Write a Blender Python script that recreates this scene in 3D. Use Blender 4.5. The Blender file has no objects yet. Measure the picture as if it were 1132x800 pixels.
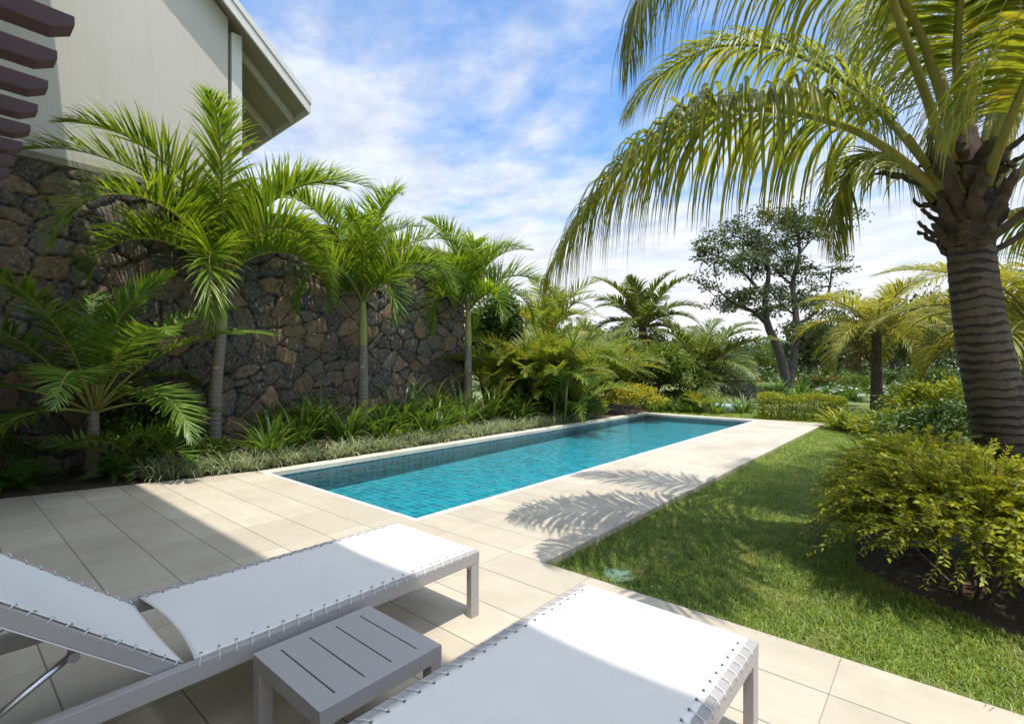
import bpy, math, random
import numpy as np
from mathutils import Vector
random.seed(7)
R = np.random.default_rng(11)
rad = math.radians
S = bpy.context.scene

# ---------------------------------------------------------------- camera
YAW = math.atan(474 / 553)
cam = bpy.data.cameras.new('camera')
cam.sensor_width = 36; cam.lens = 553 / 1132 * 36; cam.shift_y = 5 / 1132
cam.clip_start = 0.05; cam.clip_end = 2000
co = bpy.data.objects.new('camera', cam); S.collection.objects.link(co)
co.location = (0, 0, 1.5); co.rotation_euler = (rad(90), 0, YAW)
S.camera = co
# ---------------------------------------------------------------- light
SUN = Vector((0.26, -0.08, 1.0)).normalized()      # towards the sun
sl = bpy.data.lights.new('sun', 'SUN'); sl.energy = 2.15; sl.angle = rad(0.53); sl.color = (1, .955, .88)
so = bpy.data.objects.new('sun', sl); S.collection.objects.link(so)
so.rotation_euler = SUN.to_track_quat('Z', 'Y').to_euler()
W = bpy.data.worlds.new('World'); S.world = W; W.use_nodes = True
nt = W.node_tree; nt.nodes.clear()
def N(t, typ, **kw):
    n = t.nodes.new(typ)
    for k, v in kw.items(): setattr(n, k, v)
    return n
def L(t, a, b): t.links.new(a, b)
def math_(t, op, a, b=None, c=None, clamp=False):
    n = N(t, 'ShaderNodeMath', operation=op); n.use_clamp = clamp
    for i, v in enumerate((a, b, c)):
        if v is None: continue
        if isinstance(v, (int, float)): n.inputs[i].default_value = v
        else: L(t, v, n.inputs[i])
    return n.outputs[0]
def mixc(t, f, a, b, mode='MIX'):
    n = N(t, 'ShaderNodeMix', data_type='RGBA', blend_type=mode)
    for i, v in ((0, f), (6, a), (7, b)):
        if isinstance(v, (int, float)): n.inputs[i].default_value = v
        elif isinstance(v, tuple): n.inputs[i].default_value = (*v[:3], 1)
        else: L(t, v, n.inputs[i])
    return n.outputs[2]
def ramp(t, fac, stops):
    n = N(t, 'ShaderNodeValToRGB'); cr = n.color_ramp
    while len(cr.elements) < len(stops): cr.elements.new(.5)
    for e, (p, c) in zip(cr.elements, stops):
        e.position = p; e.color = (c, c, c, 1) if isinstance(c, (int, float)) else (*c, 1)
    L(t, fac, n.inputs[0]); return n.outputs[0]
def noise(t, vec, scale, detail=4, rough=.55, dist=0, out=0):
    n = N(t, 'ShaderNodeTexNoise'); n.inputs['Scale'].default_value = scale
    n.inputs['Detail'].default_value = detail; n.inputs['Roughness'].default_value = rough
    n.inputs['Distortion'].default_value = dist
    if vec is not None: L(t, vec, n.inputs['Vector'])
    return n.outputs[out]
def mapping(t, vec, scale=(1, 1, 1), loc=(0, 0, 0), rot=(0, 0, 0)):
    n = N(t, 'ShaderNodeMapping'); n.inputs['Scale'].default_value = scale
    n.inputs['Location'].default_value = loc; n.inputs['Rotation'].default_value = rot
    L(t, vec, n.inputs['Vector']); return n.outputs[0]
sky = N(nt, 'ShaderNodeTexSky', sky_type='NISHITA', sun_disc=False)
sky.sun_elevation = math.asin(SUN.z); sky.sun_rotation = math.atan2(SUN.x, SUN.y)
sky.air_density = 1.0; sky.dust_density = .6; sky.ozone_density = 1.5
tc = N(nt, 'ShaderNodeTexCoord')
sep = N(nt, 'ShaderNodeSeparateXYZ'); L(nt, tc.outputs['Generated'], sep.inputs[0])
zz = math_(nt, 'ADD', math_(nt, 'MAXIMUM', sep.outputs[2], 0), .12)
cb = N(nt, 'ShaderNodeCombineXYZ')
L(nt, math_(nt, 'DIVIDE', sep.outputs[0], zz), cb.inputs[0]); L(nt, math_(nt, 'DIVIDE', sep.outputs[1], zz), cb.inputs[1])
v1 = mapping(nt, cb.outputs[0], (1.0, 1.25, 1), (3.1, 1.7, 0), (0, 0, .5))
n1 = noise(nt, v1, 2.3, 10, .62, .12)
n2 = noise(nt, mapping(nt, cb.outputs[0], (1, 1, 1), (8.3, 5.1, 0)), .55, 3, .5)
cl = math_(nt, 'ADD', math_(nt, 'MULTIPLY', n1, .65), math_(nt, 'MULTIPLY', n2, .55))
hz = math_(nt, 'POWER', math_(nt, 'SUBTRACT', 1, math_(nt, 'MAXIMUM', sep.outputs[2], 0)), 5)
cl = math_(nt, 'ADD', cl, math_(nt, 'MULTIPLY', hz, .72))
cm = ramp(nt, cl, [(.545, 0.05), (.63, .36), (.73, .80), (.90, 1.0)])
shade = ramp(nt, noise(nt, v1, 3.6, 8, .6), [(.34, (1.9, 2.08, 2.5)), (.6, (2.9, 2.97, 3.1))])
# cloud glow added overhead, out of view, to brighten the shaded terrace
dn = N(nt, 'ShaderNodeVectorMath', operation='DOT_PRODUCT'); L(nt, tc.outputs['Generated'], dn.inputs[0]); dn.inputs[1].default_value = SUN
glow = ramp(nt, dn.outputs['Value'], [(.62, 0.0), (.8, .35), (1.0, 1.0)])
shade = mixc(nt, math_(nt, 'MULTIPLY', hz, 1.25, clamp=True), shade, (3.1, 3.15, 3.25))
gm = N(nt, 'ShaderNodeVectorMath', operation='SCALE'); L(nt, shade, gm.inputs[0]); L(nt, math_(nt, 'ADD', 1, math_(nt, 'MULTIPLY', glow, 4.0)), gm.inputs['Scale'])
blue = mixc(nt, 1.0, sky.outputs[0], (.44, .64, .80), 'MULTIPLY')
skc = mixc(nt, math_(nt, 'MAXIMUM', cm, math_(nt, 'MULTIPLY', glow, .8)), blue, gm.outputs[0])
bg = N(nt, 'ShaderNodeBackground'); bg.inputs[1].default_value = .15
L(nt, skc, bg.inputs[0]); wo = N(nt, 'ShaderNodeOutputWorld'); L(nt, bg.outputs[0], wo.inputs[0])
S.view_settings.view_transform = 'Standard'; S.view_settings.look = 'None'
S.view_settings.gamma = 1; S.view_settings.exposure = 1.2
S.render.engine = 'CYCLES'
S.cycles.max_bounces = 8; S.cycles.transparent_max_bounces = 12; S.cycles.use_denoising = True
S.cycles.caustics_reflective = False; S.cycles.caustics_refractive = False

# ---------------------------------------------------------------- helpers
COL = S.collection
OFF = {}
def tag(o, label=None, cat=None, group=None, kind=None):
    if label: o['label'] = label
    if cat: o['category'] = cat
    if group: o['group'] = group
    if kind: o['kind'] = kind
    return o
def thing(name, label, cat, loc, group=None):
    o = bpy.data.objects.new(name, None); COL.objects.link(o); o.location = loc; o.empty_display_size = .1
    OFF[o.name] = np.array(loc, float); return tag(o, label, cat, group)
def mk(name, V, F, mat, parent=None, tint=None, smooth=False, loc=None):
    """one mesh object; V in world space; F = (M,4) int array or list of tuples"""
    V = np.asarray(V, float)
    if parent is not None: off = OFF[parent.name]
    elif loc is not None: off = np.array(loc, float)
    else: off = np.zeros(3)
    me = bpy.data.meshes.new(name)
    Vl = V - off
    if isinstance(F, np.ndarray):
        k = F.shape[1]
        me.vertices.add(len(Vl)); me.vertices.foreach_set('co', Vl.ravel().astype(np.float32))
        me.loops.add(F.size); me.loops.foreach_set('vertex_index', F.ravel().astype(np.int32))
        me.polygons.add(len(F)); me.polygons.foreach_set('loop_start', np.arange(0, F.size, k, dtype=np.int32))
        me.update(calc_edges=True)
    else:
        me.from_pydata([tuple(v) for v in Vl], [], [tuple(f) for f in F])
    if smooth: me.polygons.foreach_set('use_smooth', np.ones(len(me.polygons), bool))
    if tint is not None:
        a = me.attributes.new('tint', 'FLOAT', 'POINT'); a.data.foreach_set('value', np.asarray(tint, np.float32))
    me.materials.append(mat)
    o = bpy.data.objects.new(name, me); COL.objects.link(o)
    if parent is not None: o.parent = parent
    else: o.location = off
    OFF[o.name] = off
    return o
class MB:
    def __init__(s): s.v = []; s.f = []
    def box(s, a, b):
        x0, y0, z0 = a; x1, y1, z1 = b; n = len(s.v)
        s.v += [(x0,y0,z0),(x1,y0,z0),(x1,y1,z0),(x0,y1,z0),(x0,y0,z1),(x1,y0,z1),(x1,y1,z1),(x0,y1,z1)]
        s.f += [tuple(n+i for i in q) for q in ((0,3,2,1),(4,5,6,7),(0,1,5,4),(1,2,6,5),(2,3,7,6),(3,0,4,7))]
        return s
    def prism(s, poly, d, off=(0,0,0)):
        """poly: list of 3D points (planar), extruded by vector d"""
        n = len(s.v); k = len(poly)
        s.v += [tuple(np.add(p, off)) for p in poly] + [tuple(np.add(np.add(p, d), off)) for p in poly]
        s.f.append(tuple(n+i for i in range(k))[::-1]); s.f.append(tuple(n+k+i for i in range(k)))
        for i in range(k):
            j = (i+1) % k; s.f.append((n+i, n+j, n+k+j, n+k+i))
        return s
    def tube(s, pts, r, seg=8, cap=True):
        V, F = tube(pts, r, seg); n = len(s.v)
        s.v += [tuple(v) for v in V]; s.f += [tuple(int(i)+n for i in f) for f in F]
        if cap:
            k = len(pts)
            s.f.append(tuple(n+i for i in range(seg))[::-1]); s.f.append(tuple(n+(k-1)*seg+i for i in range(seg)))
        return s
    def build(s, name, mat, parent=None, bevel=0, smooth=False, loc=None):
        o = mk(name, np.array(s.v), s.f, mat, parent, smooth=smooth, loc=loc)
        if bevel:
            m = o.modifiers.new('bevel', 'BEVEL'); m.width = bevel; m.segments = 2; m.limit_method = 'ANGLE'
        return o
def tube(pts, r, seg=8):
    P = np.asarray(pts, float); n = len(P); r = np.broadcast_to(np.asarray(r, float), (n,))
    T = np.gradient(P, axis=0); T /= np.linalg.norm(T, axis=1)[:, None] + 1e-9
    ref = np.array([0.13, 0.21, 1.0]) if abs(T[:, 2]).mean() < .8 else np.array([1.0, .15, .1])
    A = np.cross(T, ref); A /= np.linalg.norm(A, axis=1)[:, None] + 1e-9; B = np.cross(T, A)
    th = np.linspace(0, 2*np.pi, seg, endpoint=False)
    V = P[:, None] + r[:, None, None]*(A[:, None]*np.cos(th)[None, :, None] + B[:, None]*np.sin(th)[None, :, None])
    V = V.reshape(-1, 3); i = np.arange(n-1)[:, None]*seg; j = np.arange(seg)[None]; k = (j+1) % seg
    F = np.stack([i+j, i+k, i+seg+k, i+seg+j], -1).reshape(-1, 4)
    return V, F
def join(parts):
    Vs, Fs, Ts, n = [], [], [], 0
    for p in parts:
        V, F = p[0], p[1]; t = p[2] if len(p) > 2 else np.full(len(V), .5)
        Vs.append(V); Fs.append(F+n); Ts.append(np.broadcast_to(t, (len(V),))); n += len(V)
    return np.concatenate(Vs), np.concatenate(Fs), np.concatenate(Ts)
def unit(a): return a/(np.linalg.norm(a, axis=-1, keepdims=True)+1e-9)
def spline(P, n):
    P = np.asarray(P, float); m = len(P)
    d = np.r_[0, np.cumsum(np.linalg.norm(np.diff(P, axis=0), axis=1))]; d /= d[-1]
    Q = np.vstack([2*P[0]-P[1], P, 2*P[-1]-P[-2]]); out = []
    for s in np.linspace(0, 1, n):
        i = min(int(np.searchsorted(d, s, side='right')-1), m-2); t = (s-d[i])/(d[i+1]-d[i])
        a, b, c, e = Q[i], Q[i+1], Q[i+2], Q[i+3]
        out.append(.5*((2*b)+(-a+c)*t+(2*a-5*b+4*c-e)*t*t+(-a+3*b-3*c+e)*t**3))
    return np.array(out)

# ---------------------------------------------------------------- materials
def mat(name):
    m = bpy.data.materials.new(name); m.use_nodes = True; t = m.node_tree
    p = t.nodes['Principled BSDF']; return m, t, p
def setc(t, sock, v):
    if isinstance(v, tuple): sock.default_value = (*v[:3], 1)
    elif isinstance(v, (int, float)): sock.default_value = v
    else: L(t, v, sock)
def bump(t, p, h, strength=.3, dist=.01):
    b = N(t, 'ShaderNodeBump'); b.inputs['Strength'].default_value = strength; b.inputs['Distance'].default_value = dist
    L(t, h, b.inputs['Height']); L(t, b.outputs[0], p.inputs['Normal']); return b
def pos(t): return N(t, 'ShaderNodeNewGeometry').outputs['Position']
def leafmat(name, a, b, tr=.35, rough=.42, trc=None, spot=None):
    m, t, p = mat(name)
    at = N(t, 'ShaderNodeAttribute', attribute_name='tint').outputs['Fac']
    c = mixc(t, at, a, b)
    nz = noise(t, pos(t), 9, 3)
    c = mixc(t, ramp(t, nz, [(.35, 0.0), (.7, .45)]), c, tuple(x*.6 for x in a))
    if spot:
        c = mixc(t, ramp(t, noise(t, pos(t), 3.0, 3), [(.55, 0.0), (.72, .8)]), c, spot)
    setc(t, p.inputs['Base Color'], c); p.inputs['Roughness'].default_value = rough
    p.inputs['Specular IOR Level'].default_value = .45
    tl = N(t, 'ShaderNodeBsdfTranslucent')
    c2 = mixc(t, 1.0, c, trc or (1.9, 1.7, .7), 'MULTIPLY'); L(t, c2, tl.inputs[0])
    ms = N(t, 'ShaderNodeMixShader'); ms.inputs[0].default_value = tr
    L(t, p.outputs[0], ms.inputs[1]); L(t, tl.outputs[0], ms.inputs[2])
    L(t, ms.outputs[0], t.nodes['Material Output'].inputs[0]); return m
M = {}
def tilemat(name, base, dark, sx, sy, ox, oy, w1=.0035, w2=.0022, rough=.55):
    m, t, p = mat(name); P = pos(t); s = N(t, 'ShaderNodeSeparateXYZ'); L(t, P, s.inputs[0])
    u = math_(t, 'DIVIDE', math_(t, 'SUBTRACT', s.outputs[0], ox), sx); v = math_(t, 'DIVIDE', math_(t, 'SUBTRACT', s.outputs[1], oy), sy)
    fu = math_(t, 'ABSOLUTE', math_(t, 'SUBTRACT', math_(t, 'FRACT', math_(t, 'ADD', u, .5)), .5))
    fv = math_(t, 'ABSOLUTE', math_(t, 'SUBTRACT', math_(t, 'FRACT', math_(t, 'ADD', v, .5)), .5))
    ju = math_(t, 'LESS_THAN', fu, w2/sx); jv = math_(t, 'LESS_THAN', fv, w1/sy)
    c2 = N(t, 'ShaderNodeCombineXYZ'); L(t, math_(t, 'FLOOR', u), c2.inputs[0]); L(t, math_(t, 'FLOOR', v), c2.inputs[1])
    wn = N(t, 'ShaderNodeTexWhiteNoise', noise_dimensions='2D'); L(t, c2.outputs[0], wn.inputs['Vector'])
    c = mixc(t, wn.outputs['Value'], tuple(x*.88 for x in base), tuple(min(1, x*1.08) for x in base))
    vein = noise(t, mapping(t, P, (1.2, 5, 1), rot=(0, 0, .12)), 2.5, 6, .65, .8)
    c = mixc(t, ramp(t, vein, [(.42, 0.0), (.75, .5)]), c, dark)
    st = noise(t, P, 1.3, 6, .6); c = mixc(t, ramp(t, st, [(.46, 0.0), (.75, .55)]), c, tuple(x*.7 for x in dark))
    sp = noise(t, P, 160, 2); c = mixc(t, ramp(t, sp, [(.62, 0.0), (.75, .25)]), c, tuple(x*.55 for x in dark))
    j = math_(t, 'MAXIMUM', ju, jv); c = mixc(t, math_(t, 'MULTIPLY', ju, .75), c, (.20, .16, .11)); c = mixc(t, math_(t, 'MULTIPLY', jv, .9), c, (.13, .105, .08))
    setc(t, p.inputs['Base Color'], c); p.inputs['Roughness'].default_value = rough
    h = math_(t, 'SUBTRACT', math_(t, 'MULTIPLY', noise(t, P, 60, 4), .25), j); bump(t, p, h, .35, .003); return m
M['deck'] = tilemat('sandstone_tile', (.50, .445, .35), (.43, .35, .24), .755, .384, -.39, 3.07)
M['coping'] = tilemat('coping_stone', (.60, .56, .46), (.52, .45, .34), .6, .6, -.39, 3.13, .002, .002)
m, t, p = mat('pool_lip'); P = pos(t); setc(t, p.inputs['Base Color'], mixc(t, noise(t, P, 7, 4), (.66, .65, .6), (.8, .79, .75))); p.inputs['Roughness'].default_value = .4; M['lip'] = m
# mosaic
def mosaic(name, a, b, grout, s=.13):
    m, t, p = mat(name); P = pos(t)
    wob = N(t, 'ShaderNodeVectorMath', operation='MULTIPLY_ADD'); wob.inputs[1].default_value = (.085,)*3
    L(t, noise(t, P, 6.5, 2, .5, 0, 1), wob.inputs[0]); L(t, P, wob.inputs[2])
    q = N(t, 'ShaderNodeVectorMath', operation='SCALE'); q.inputs['Scale'].default_value = 1/s; L(t, wob.outputs[0], q.inputs[0])
    ad = N(t, 'ShaderNodeVectorMath', operation='ADD'); ad.inputs[1].default_value = (.31, .27, .43); L(t, q.outputs[0], ad.inputs[0])
    fr = N(t, 'ShaderNodeVectorMath', operation='FRACTION'); L(t, ad.outputs[0], fr.inputs[0])
    fl = N(t, 'ShaderNodeVectorMath', operation='FLOOR'); L(t, ad.outputs[0], fl.inputs[0])
    s3 = N(t, 'ShaderNodeSeparateXYZ'); L(t, fr.outputs[0], s3.inputs[0])
    geo = N(t, 'ShaderNodeNewGeometry'); sn = N(t, 'ShaderNodeSeparateXYZ'); L(t, geo.outputs['True Normal'], sn.inputs[0])
    js = []
    for i in range(3):
        d = math_(t, 'ABSOLUTE', math_(t, 'SUBTRACT', s3.outputs[i], .5))
        g = math_(t, 'GREATER_THAN', d, .455)
        js.append(math_(t, 'MULTIPLY', g, math_(t, 'LESS_THAN', math_(t, 'ABSOLUTE', sn.outputs[i]), .5)))
    j = math_(t, 'MAXIMUM', math_(t, 'MAXIMUM', js[0], js[1]), js[2])
    wn = N(t, 'ShaderNodeTexWhiteNoise', noise_dimensions='3D'); L(t, fl.outputs[0], wn.inputs['Vector'])
    c = mixc(t, wn.outputs['Value'], a, b)
    c = mixc(t, math_(t, 'MULTIPLY', j, .8), c, grout); setc(t, p.inputs['Base Color'], c); p.inputs['Roughness'].default_value = .35
    return m
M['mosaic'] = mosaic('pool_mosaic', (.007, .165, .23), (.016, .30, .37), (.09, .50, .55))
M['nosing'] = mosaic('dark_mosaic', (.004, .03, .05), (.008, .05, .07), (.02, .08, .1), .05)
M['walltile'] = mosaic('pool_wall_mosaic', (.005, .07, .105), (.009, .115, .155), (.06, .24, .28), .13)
# water
m, t, p = mat('water'); t.nodes.remove(p); P = pos(t)
tr = N(t, 'ShaderNodeBsdfTransparent'); tr.inputs[0].default_value = (.78, .97, .985, 1)
gl = N(t, 'ShaderNodeBsdfGlossy'); gl.inputs['Roughness'].default_value = .015
b = N(t, 'ShaderNodeBump'); b.inputs['Strength'].default_value = .75; b.inputs['Distance'].default_value = .03
hh = math_(t, 'ADD', noise(t, mapping(t, P, (1, 1.5, 1)), 6, 3, .5), math_(t, 'MULTIPLY', noise(t, P, 22, 2), .25))
L(t, hh, b.inputs['Height']); L(t, b.outputs[0], gl.inputs['Normal'])
fr = N(t, 'ShaderNodeFresnel'); fr.inputs[0].default_value = 1.33; L(t, b.outputs[0], fr.inputs['Normal'])
ms = N(t, 'ShaderNodeMixShader'); L(t, fr.outputs[0], ms.inputs[0]); L(t, tr.outputs[0], ms.inputs[1]); L(t, gl.outputs[0], ms.inputs[2])
L(t, ms.outputs[0], t.nodes['Material Output'].inputs[0]); M['water'] = m
# lawn ground, soil
m, t, p = mat('lawn_ground'); P = pos(t)
c = mixc(t, ramp(t, noise(t, P, .35, 6, .6), [(.35, 0.0), (.65, 1.0)]), (.12, .16, .035), (.20, .22, .07))
c = mixc(t, ramp(t, noise(t, P, 25, 4), [(.4, 0.0), (.7, .6)]), c, (.07, .09, .022)); setc(t, p.inputs['Base Color'], c); p.inputs['Roughness'].default_value = .9
bump(t, p, noise(t, P, 60, 4), .8, .03); M['lawn'] = m
m, t, p = mat('soil'); P = pos(t)
c = mixc(t, noise(t, P, 18, 6, .7), (.022, .014, .008), (.12, .078, .048)); setc(t, p.inputs['Base Color'], c); p.inputs['Roughness'].default_value = .95
bump(t, p, noise(t, P, 40, 5, .7), 1, .03); M['soil'] = m
M['grass'] = leafmat('grass_blade', (.09, .17, .02), (.36, .44, .085), .35, .5, spot=(.34, .34, .12))
# stucco
def stucco(name, c0, c1):
    m, t, p = mat(name); P = pos(t)
    c = mixc(t, noise(t, P, 1.1, 6, .6), c0, c1)
    sv = noise(t, mapping(t, P, (3, 3, .35)), 1.6, 5, .6); c = mixc(t, ramp(t, sv, [(.55, 0.0), (.8, .3)]), c, tuple(x*.72 for x in c0))
    setc(t, p.inputs['Base Color'], c); p.inputs['Roughness'].default_value = .9
    h = math_(t, 'ADD', noise(t, P, 9, 5, .6), math_(t, 'MULTIPLY', noise(t, P, 90, 3), .25)); bump(t, p, h, .28, .012); return m
M['stucco'] = stucco('stucco', (.50, .47, .41), (.56, .53, .465))
M['band'] = stucco('cement_band', (.2, .18, .15), (.3, .27, .22))
M['trim'] = stucco('painted_trim', (.60, .585, .54), (.68, .66, .6))
def plain(name, a, b, sc=8, rough=.5, metal=0, bs=.15, bd=.003, stretch=(1, 1, 1)):
    m, t, p = mat(name); P = N(t, 'ShaderNodeTexCoord').outputs['Object']; q = mapping(t, P, stretch)
    setc(t, p.inputs['Base Color'], mixc(t, noise(t, q, sc, 5, .6), a, b)); p.inputs['Roughness'].default_value = rough
    p.inputs['Metallic'].default_value = metal; bump(t, p, noise(t, q, sc*6, 4), bs, bd); return m
M['soffit'] = plain('soffit_board', (.33, .30, .24), (.4, .36, .29), 4, .7, stretch=(6, 1, 1))
M['beam'] = plain('stained_wood', (.055, .026, .026), (.085, .042, .042), 5, .55, stretch=(8, .6, 8), bs=.4)
M['frame'] = plain('grey_powder_coat', (.34, .318, .298), (.38, .355, .335), 6, .42, bs=.03, bd=.001)
M['table'] = plain('grey_table_paint', (.37, .343, .325), (.41, .38, .36), 5, .45, bs=.05, bd=.001)
M['groove'] = plain('groove', (.08, .075, .075), (.1, .095, .095))
M['lace'] = plain('white_cord', (.72, .71, .68), (.8, .79, .77), 30, .7)
M['eyelet'] = plain('eyelet', (.10, .10, .11), (.2, .2, .22), 30, .35, .8)
M['steel'] = plain('steel', (.55, .55, .56), (.65, .65, .66), 12, .28, 1)
m, t, p = mat('sling_fabric'); P = N(t, 'ShaderNodeTexCoord').outputs['Object']
sp = N(t, 'ShaderNodeSeparateXYZ'); L(t, P, sp.inputs[0])
wv = math_(t, 'ADD', math_(t, 'SINE', math_(t, 'MULTIPLY', sp.outputs[0], 2400)), math_(t, 'SINE', math_(t, 'MULTIPLY', sp.outputs[1], 2400)))
c = mixc(t, ramp(t, noise(t, P, 3, 5, .6), [(.4, 0.0), (.8, .5)]), (.87, .835, .78), (.77, .735, .68))
c = mixc(t, ramp(t, noise(t, P, 70, 2), [(.72, 0.0), (.78, .35)]), c, (.4, .38, .34))
setc(t, p.inputs['Base Color'], c); p.inputs['Roughness'].default_value = .75
bump(t, p, math_(t, 'ADD', math_(t, 'MULTIPLY', wv, .06), math_(t, 'MULTIPLY', noise(t, mapping(t, P, (1, .45, 1)), 7, 5, .6), 2.6)), .45, .006)
tl = N(t, 'ShaderNodeBsdfTranslucent'); tl.inputs[0].default_value = (.8, .78, .72, 1); ms = N(t, 'ShaderNodeMixShader'); ms.inputs[0].default_value = .10
L(t, p.outputs[0], ms.inputs[1]); L(t, tl.outputs[0], ms.inputs[2]); L(t, ms.outputs[0], t.nodes['Material Output'].inputs[0]); M['fabric'] = m
# stone
m, t, p = mat('basalt_stone'); P = pos(t)
at = N(t, 'ShaderNodeAttribute', attribute_name='tint').outputs['Fac']
jt = N(t, 'ShaderNodeAttribute', attribute_name='joint').outputs['Fac']
c = ramp(t, at, [(0, (.085, .078, .07)), (.18, (.17, .158, .142)), (.3, (.095, .088, .082)), (.44, (.26, .24, .212)), (.56, (.125, .115, .104)), (.66, (.24, .19, .145)), (.78, (.36, .235, .14)), (.88, (.19, .15, .12)), (1, (.45, .30, .18))])
blot = noise(t, P, 6, 9, .78, .5); c = mixc(t, ramp(t, blot, [(.37, .7), (.5, 0.0)]), c, (.03, .028, .03))
blot2 = noise(t, P, 19, 7, .8); c = mixc(t, ramp(t, blot2, [(.50, 0.0), (.62, .8)]), c, (.44, .39, .33))
c = mixc(t, ramp(t, noise(t, P, 3.4, 6, .65), [(.50, 0.0), (.66, .6)]), c, (.30, .17, .09))
c = mixc(t, jt, c, (.022, .02, .018)); setc(t, p.inputs['Base Color'], c); p.inputs['Roughness'].default_value = .85
h = math_(t, 'ADD', noise(t, P, 28, 8, .8), math_(t, 'MULTIPLY', noise(t, P, 95, 4, .7), .4)); bump(t, p, h, 1, .045); p.inputs['Specular IOR Level'].default_value = .2; M['stone'] = m
# barks
m, t, p = mat('coconut_bark'); P = pos(t)
s1 = N(t, 'ShaderNodeSeparateXYZ'); L(t, P, s1.inputs[0])
zn = math_(t, 'ADD', math_(t, 'MULTIPLY', s1.outputs[2], 13.5), math_(t, 'MULTIPLY', noise(t, mapping(t, P, (1, 1, .5)), 2.4, 3, .5), 3.2))
rg = math_(t, 'ABSOLUTE', math_(t, 'SUBTRACT', math_(t, 'FRACT', zn), .5))
c = mixc(t, noise(t, mapping(t, P, (30, 30, 3)), 2, 5, .7), (.05, .037, .028), (.19, .145, .108))
c = mixc(t, ramp(t, noise(t, P, 5, 6, .7), [(.4, 0.0), (.7, .6)]), c, (.055, .045, .035))
rw_ = math_(t, 'SUBTRACT', rg, math_(t, 'MULTIPLY', math_(t, 'SUBTRACT', noise(t, mapping(t, P, (3, 3, 2)), 2.2, 4, .6), .42), .75)); ringm = ramp(t, rw_, [(.05, 1.0), (.17, 0.0)]); ringm = math_(t, 'MULTIPLY', ringm, ramp(t, noise(t, mapping(t, P, (1, 1, 2.2)), 4.5, 5, .7), [(.36, .15), (.52, 1.0)]))
c = mixc(t, math_(t, 'MULTIPLY', ringm, .92), c, (.022, .017, .013)); setc(t, p.inputs['Base Color'], c); p.inputs['Roughness'].default_value = .9
bump(t, p, math_(t, 'SUBTRACT', math_(t, 'MULTIPLY', noise(t, mapping(t, P, (20, 20, 5)), 2, 6, .7), .7), ringm), 1, .02); M['cocobark'] = m
def bark(name, a, b, ring=0, green=None):
    m, t, p = mat(name); P = pos(t); s1 = N(t, 'ShaderNodeSeparateXYZ'); L(t, P, s1.inputs[0])
    c = mixc(t, noise(t, mapping(t, P, (6, 6, 1.4)), 3, 6, .7), a, b)
    h = noise(t, mapping(t, P, (8, 8, 2)), 4, 6, .7)
    if ring:
        f = math_(t, 'FRACT', math_(t, 'ADD', math_(t, 'MULTIPLY', s1.outputs[2], ring), math_(t, 'MULTIPLY', noise(t, P, 2, 2), .5)))
        rm = ramp(t, f, [(.0, 1.0), (.16, 0.0)]); c = mixc(t, math_(t, 'MULTIPLY', rm, .6), c, tuple(x*.4 for x in a)); h = math_(t, 'SUBTRACT', h, rm)
    setc(t, p.inputs['Base Color'], c); p.inputs['Roughness'].default_value = .8; bump(t, p, h, .6, .012); return m
M['bark'] = bark('palm_bark', (.16, .13, .10), (.30, .26, .21), 13)
M['shaft'] = bark('crownshaft', (.22, .24, .06), (.40, .37, .13))
M['stem'] = bark('frond_stalk', (.16, .17, .03), (.30, .26, .06))
m, t, p = mat('dry_leaf_base'); P = pos(t)
c = mixc(t, noise(t, mapping(t, P, (26, 26, 3)), 3, 7, .75), (.03, .022, .016), (.21, .155, .11)); c = mixc(t, ramp(t, noise(t, P, 9, 5, .7), [(.4, 0.0), (.65, .7)]), c, (.035, .025, .018))
setc(t, p.inputs['Base Color'], c); p.inputs['Roughness'].default_value = .9; bump(t, p, noise(t, mapping(t, P, (30, 30, 5)), 3, 7, .8), 1, .02); M['boot'] = m
M['treebark'] = bark('tree_bark', (.035, .03, .026), (.09, .075, .06))
M['twig'] = bark('twig', (.05, .035, .022), (.13, .10, .07))
# foliage colours
M['royal'] = leafmat('royal_palm_leaf', (.075, .15, .014), (.25, .34, .03), .42, .30)
M['areca'] = leafmat('areca_leaf', (.10, .165, .02), (.29, .33, .05), .38, .4, spot=(.38, .27, .05))
M['smallp'] = leafmat('understorey_palm_leaf', (.065, .145, .02), (.20, .30, .045), .25, .33)
M['coco'] = leafmat('coconut_leaf', (.095, .15, .018), (.33, .35, .045), .45, .36, spot=(.36, .31, .04))
M['cocofar'] = leafmat('far_coconut_leaf', (.075, .12, .03), (.20, .24, .07), .35, .4)
M['cocoyel'] = leafmat('yellow_coconut_leaf', (.15, .19, .03), (.40, .36, .05), .4, .4)
M['dry'] = leafmat('dry_leaf', (.17, .11, .06), (.32, .24, .15), .3, .7, trc=(1.2, 1, .8))
M['tree'] = leafmat('tree_leaf', (.035, .06, .018), (.10, .135, .04), .3, .5)
M['dark'] = leafmat('dark_shrub_leaf', (.035, .08, .016), (.11, .17, .03), .25, .45)
M['green'] = leafmat('shrub_leaf', (.07, .13, .018), (.22, .28, .045), .3, .42)
M['lime'] = leafmat('lime_leaf', (.15, .21, .015), (.36, .37, .03), .35, .42)
M['gold'] = leafmat('golden_leaf', (.13, .19, .014), (.48, .49, .045), .42, .42)
M['yellow'] = leafmat('yellow_leaf', (.24, .24, .015), (.50, .44, .03), .35, .42)
M['fern'] = leafmat('fern_leaf', (.06, .16, .02), (.17, .29, .045), .35, .5)
M['strap'] = leafmat('strap_leaf', (.05, .12, .018), (.18, .25, .04), .35, .35)
M['vari'] = leafmat('variegated_leaf', (.13, .20, .07), (.58, .58, .38), .35, .45, trc=(1.3, 1.3, .9))
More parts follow.
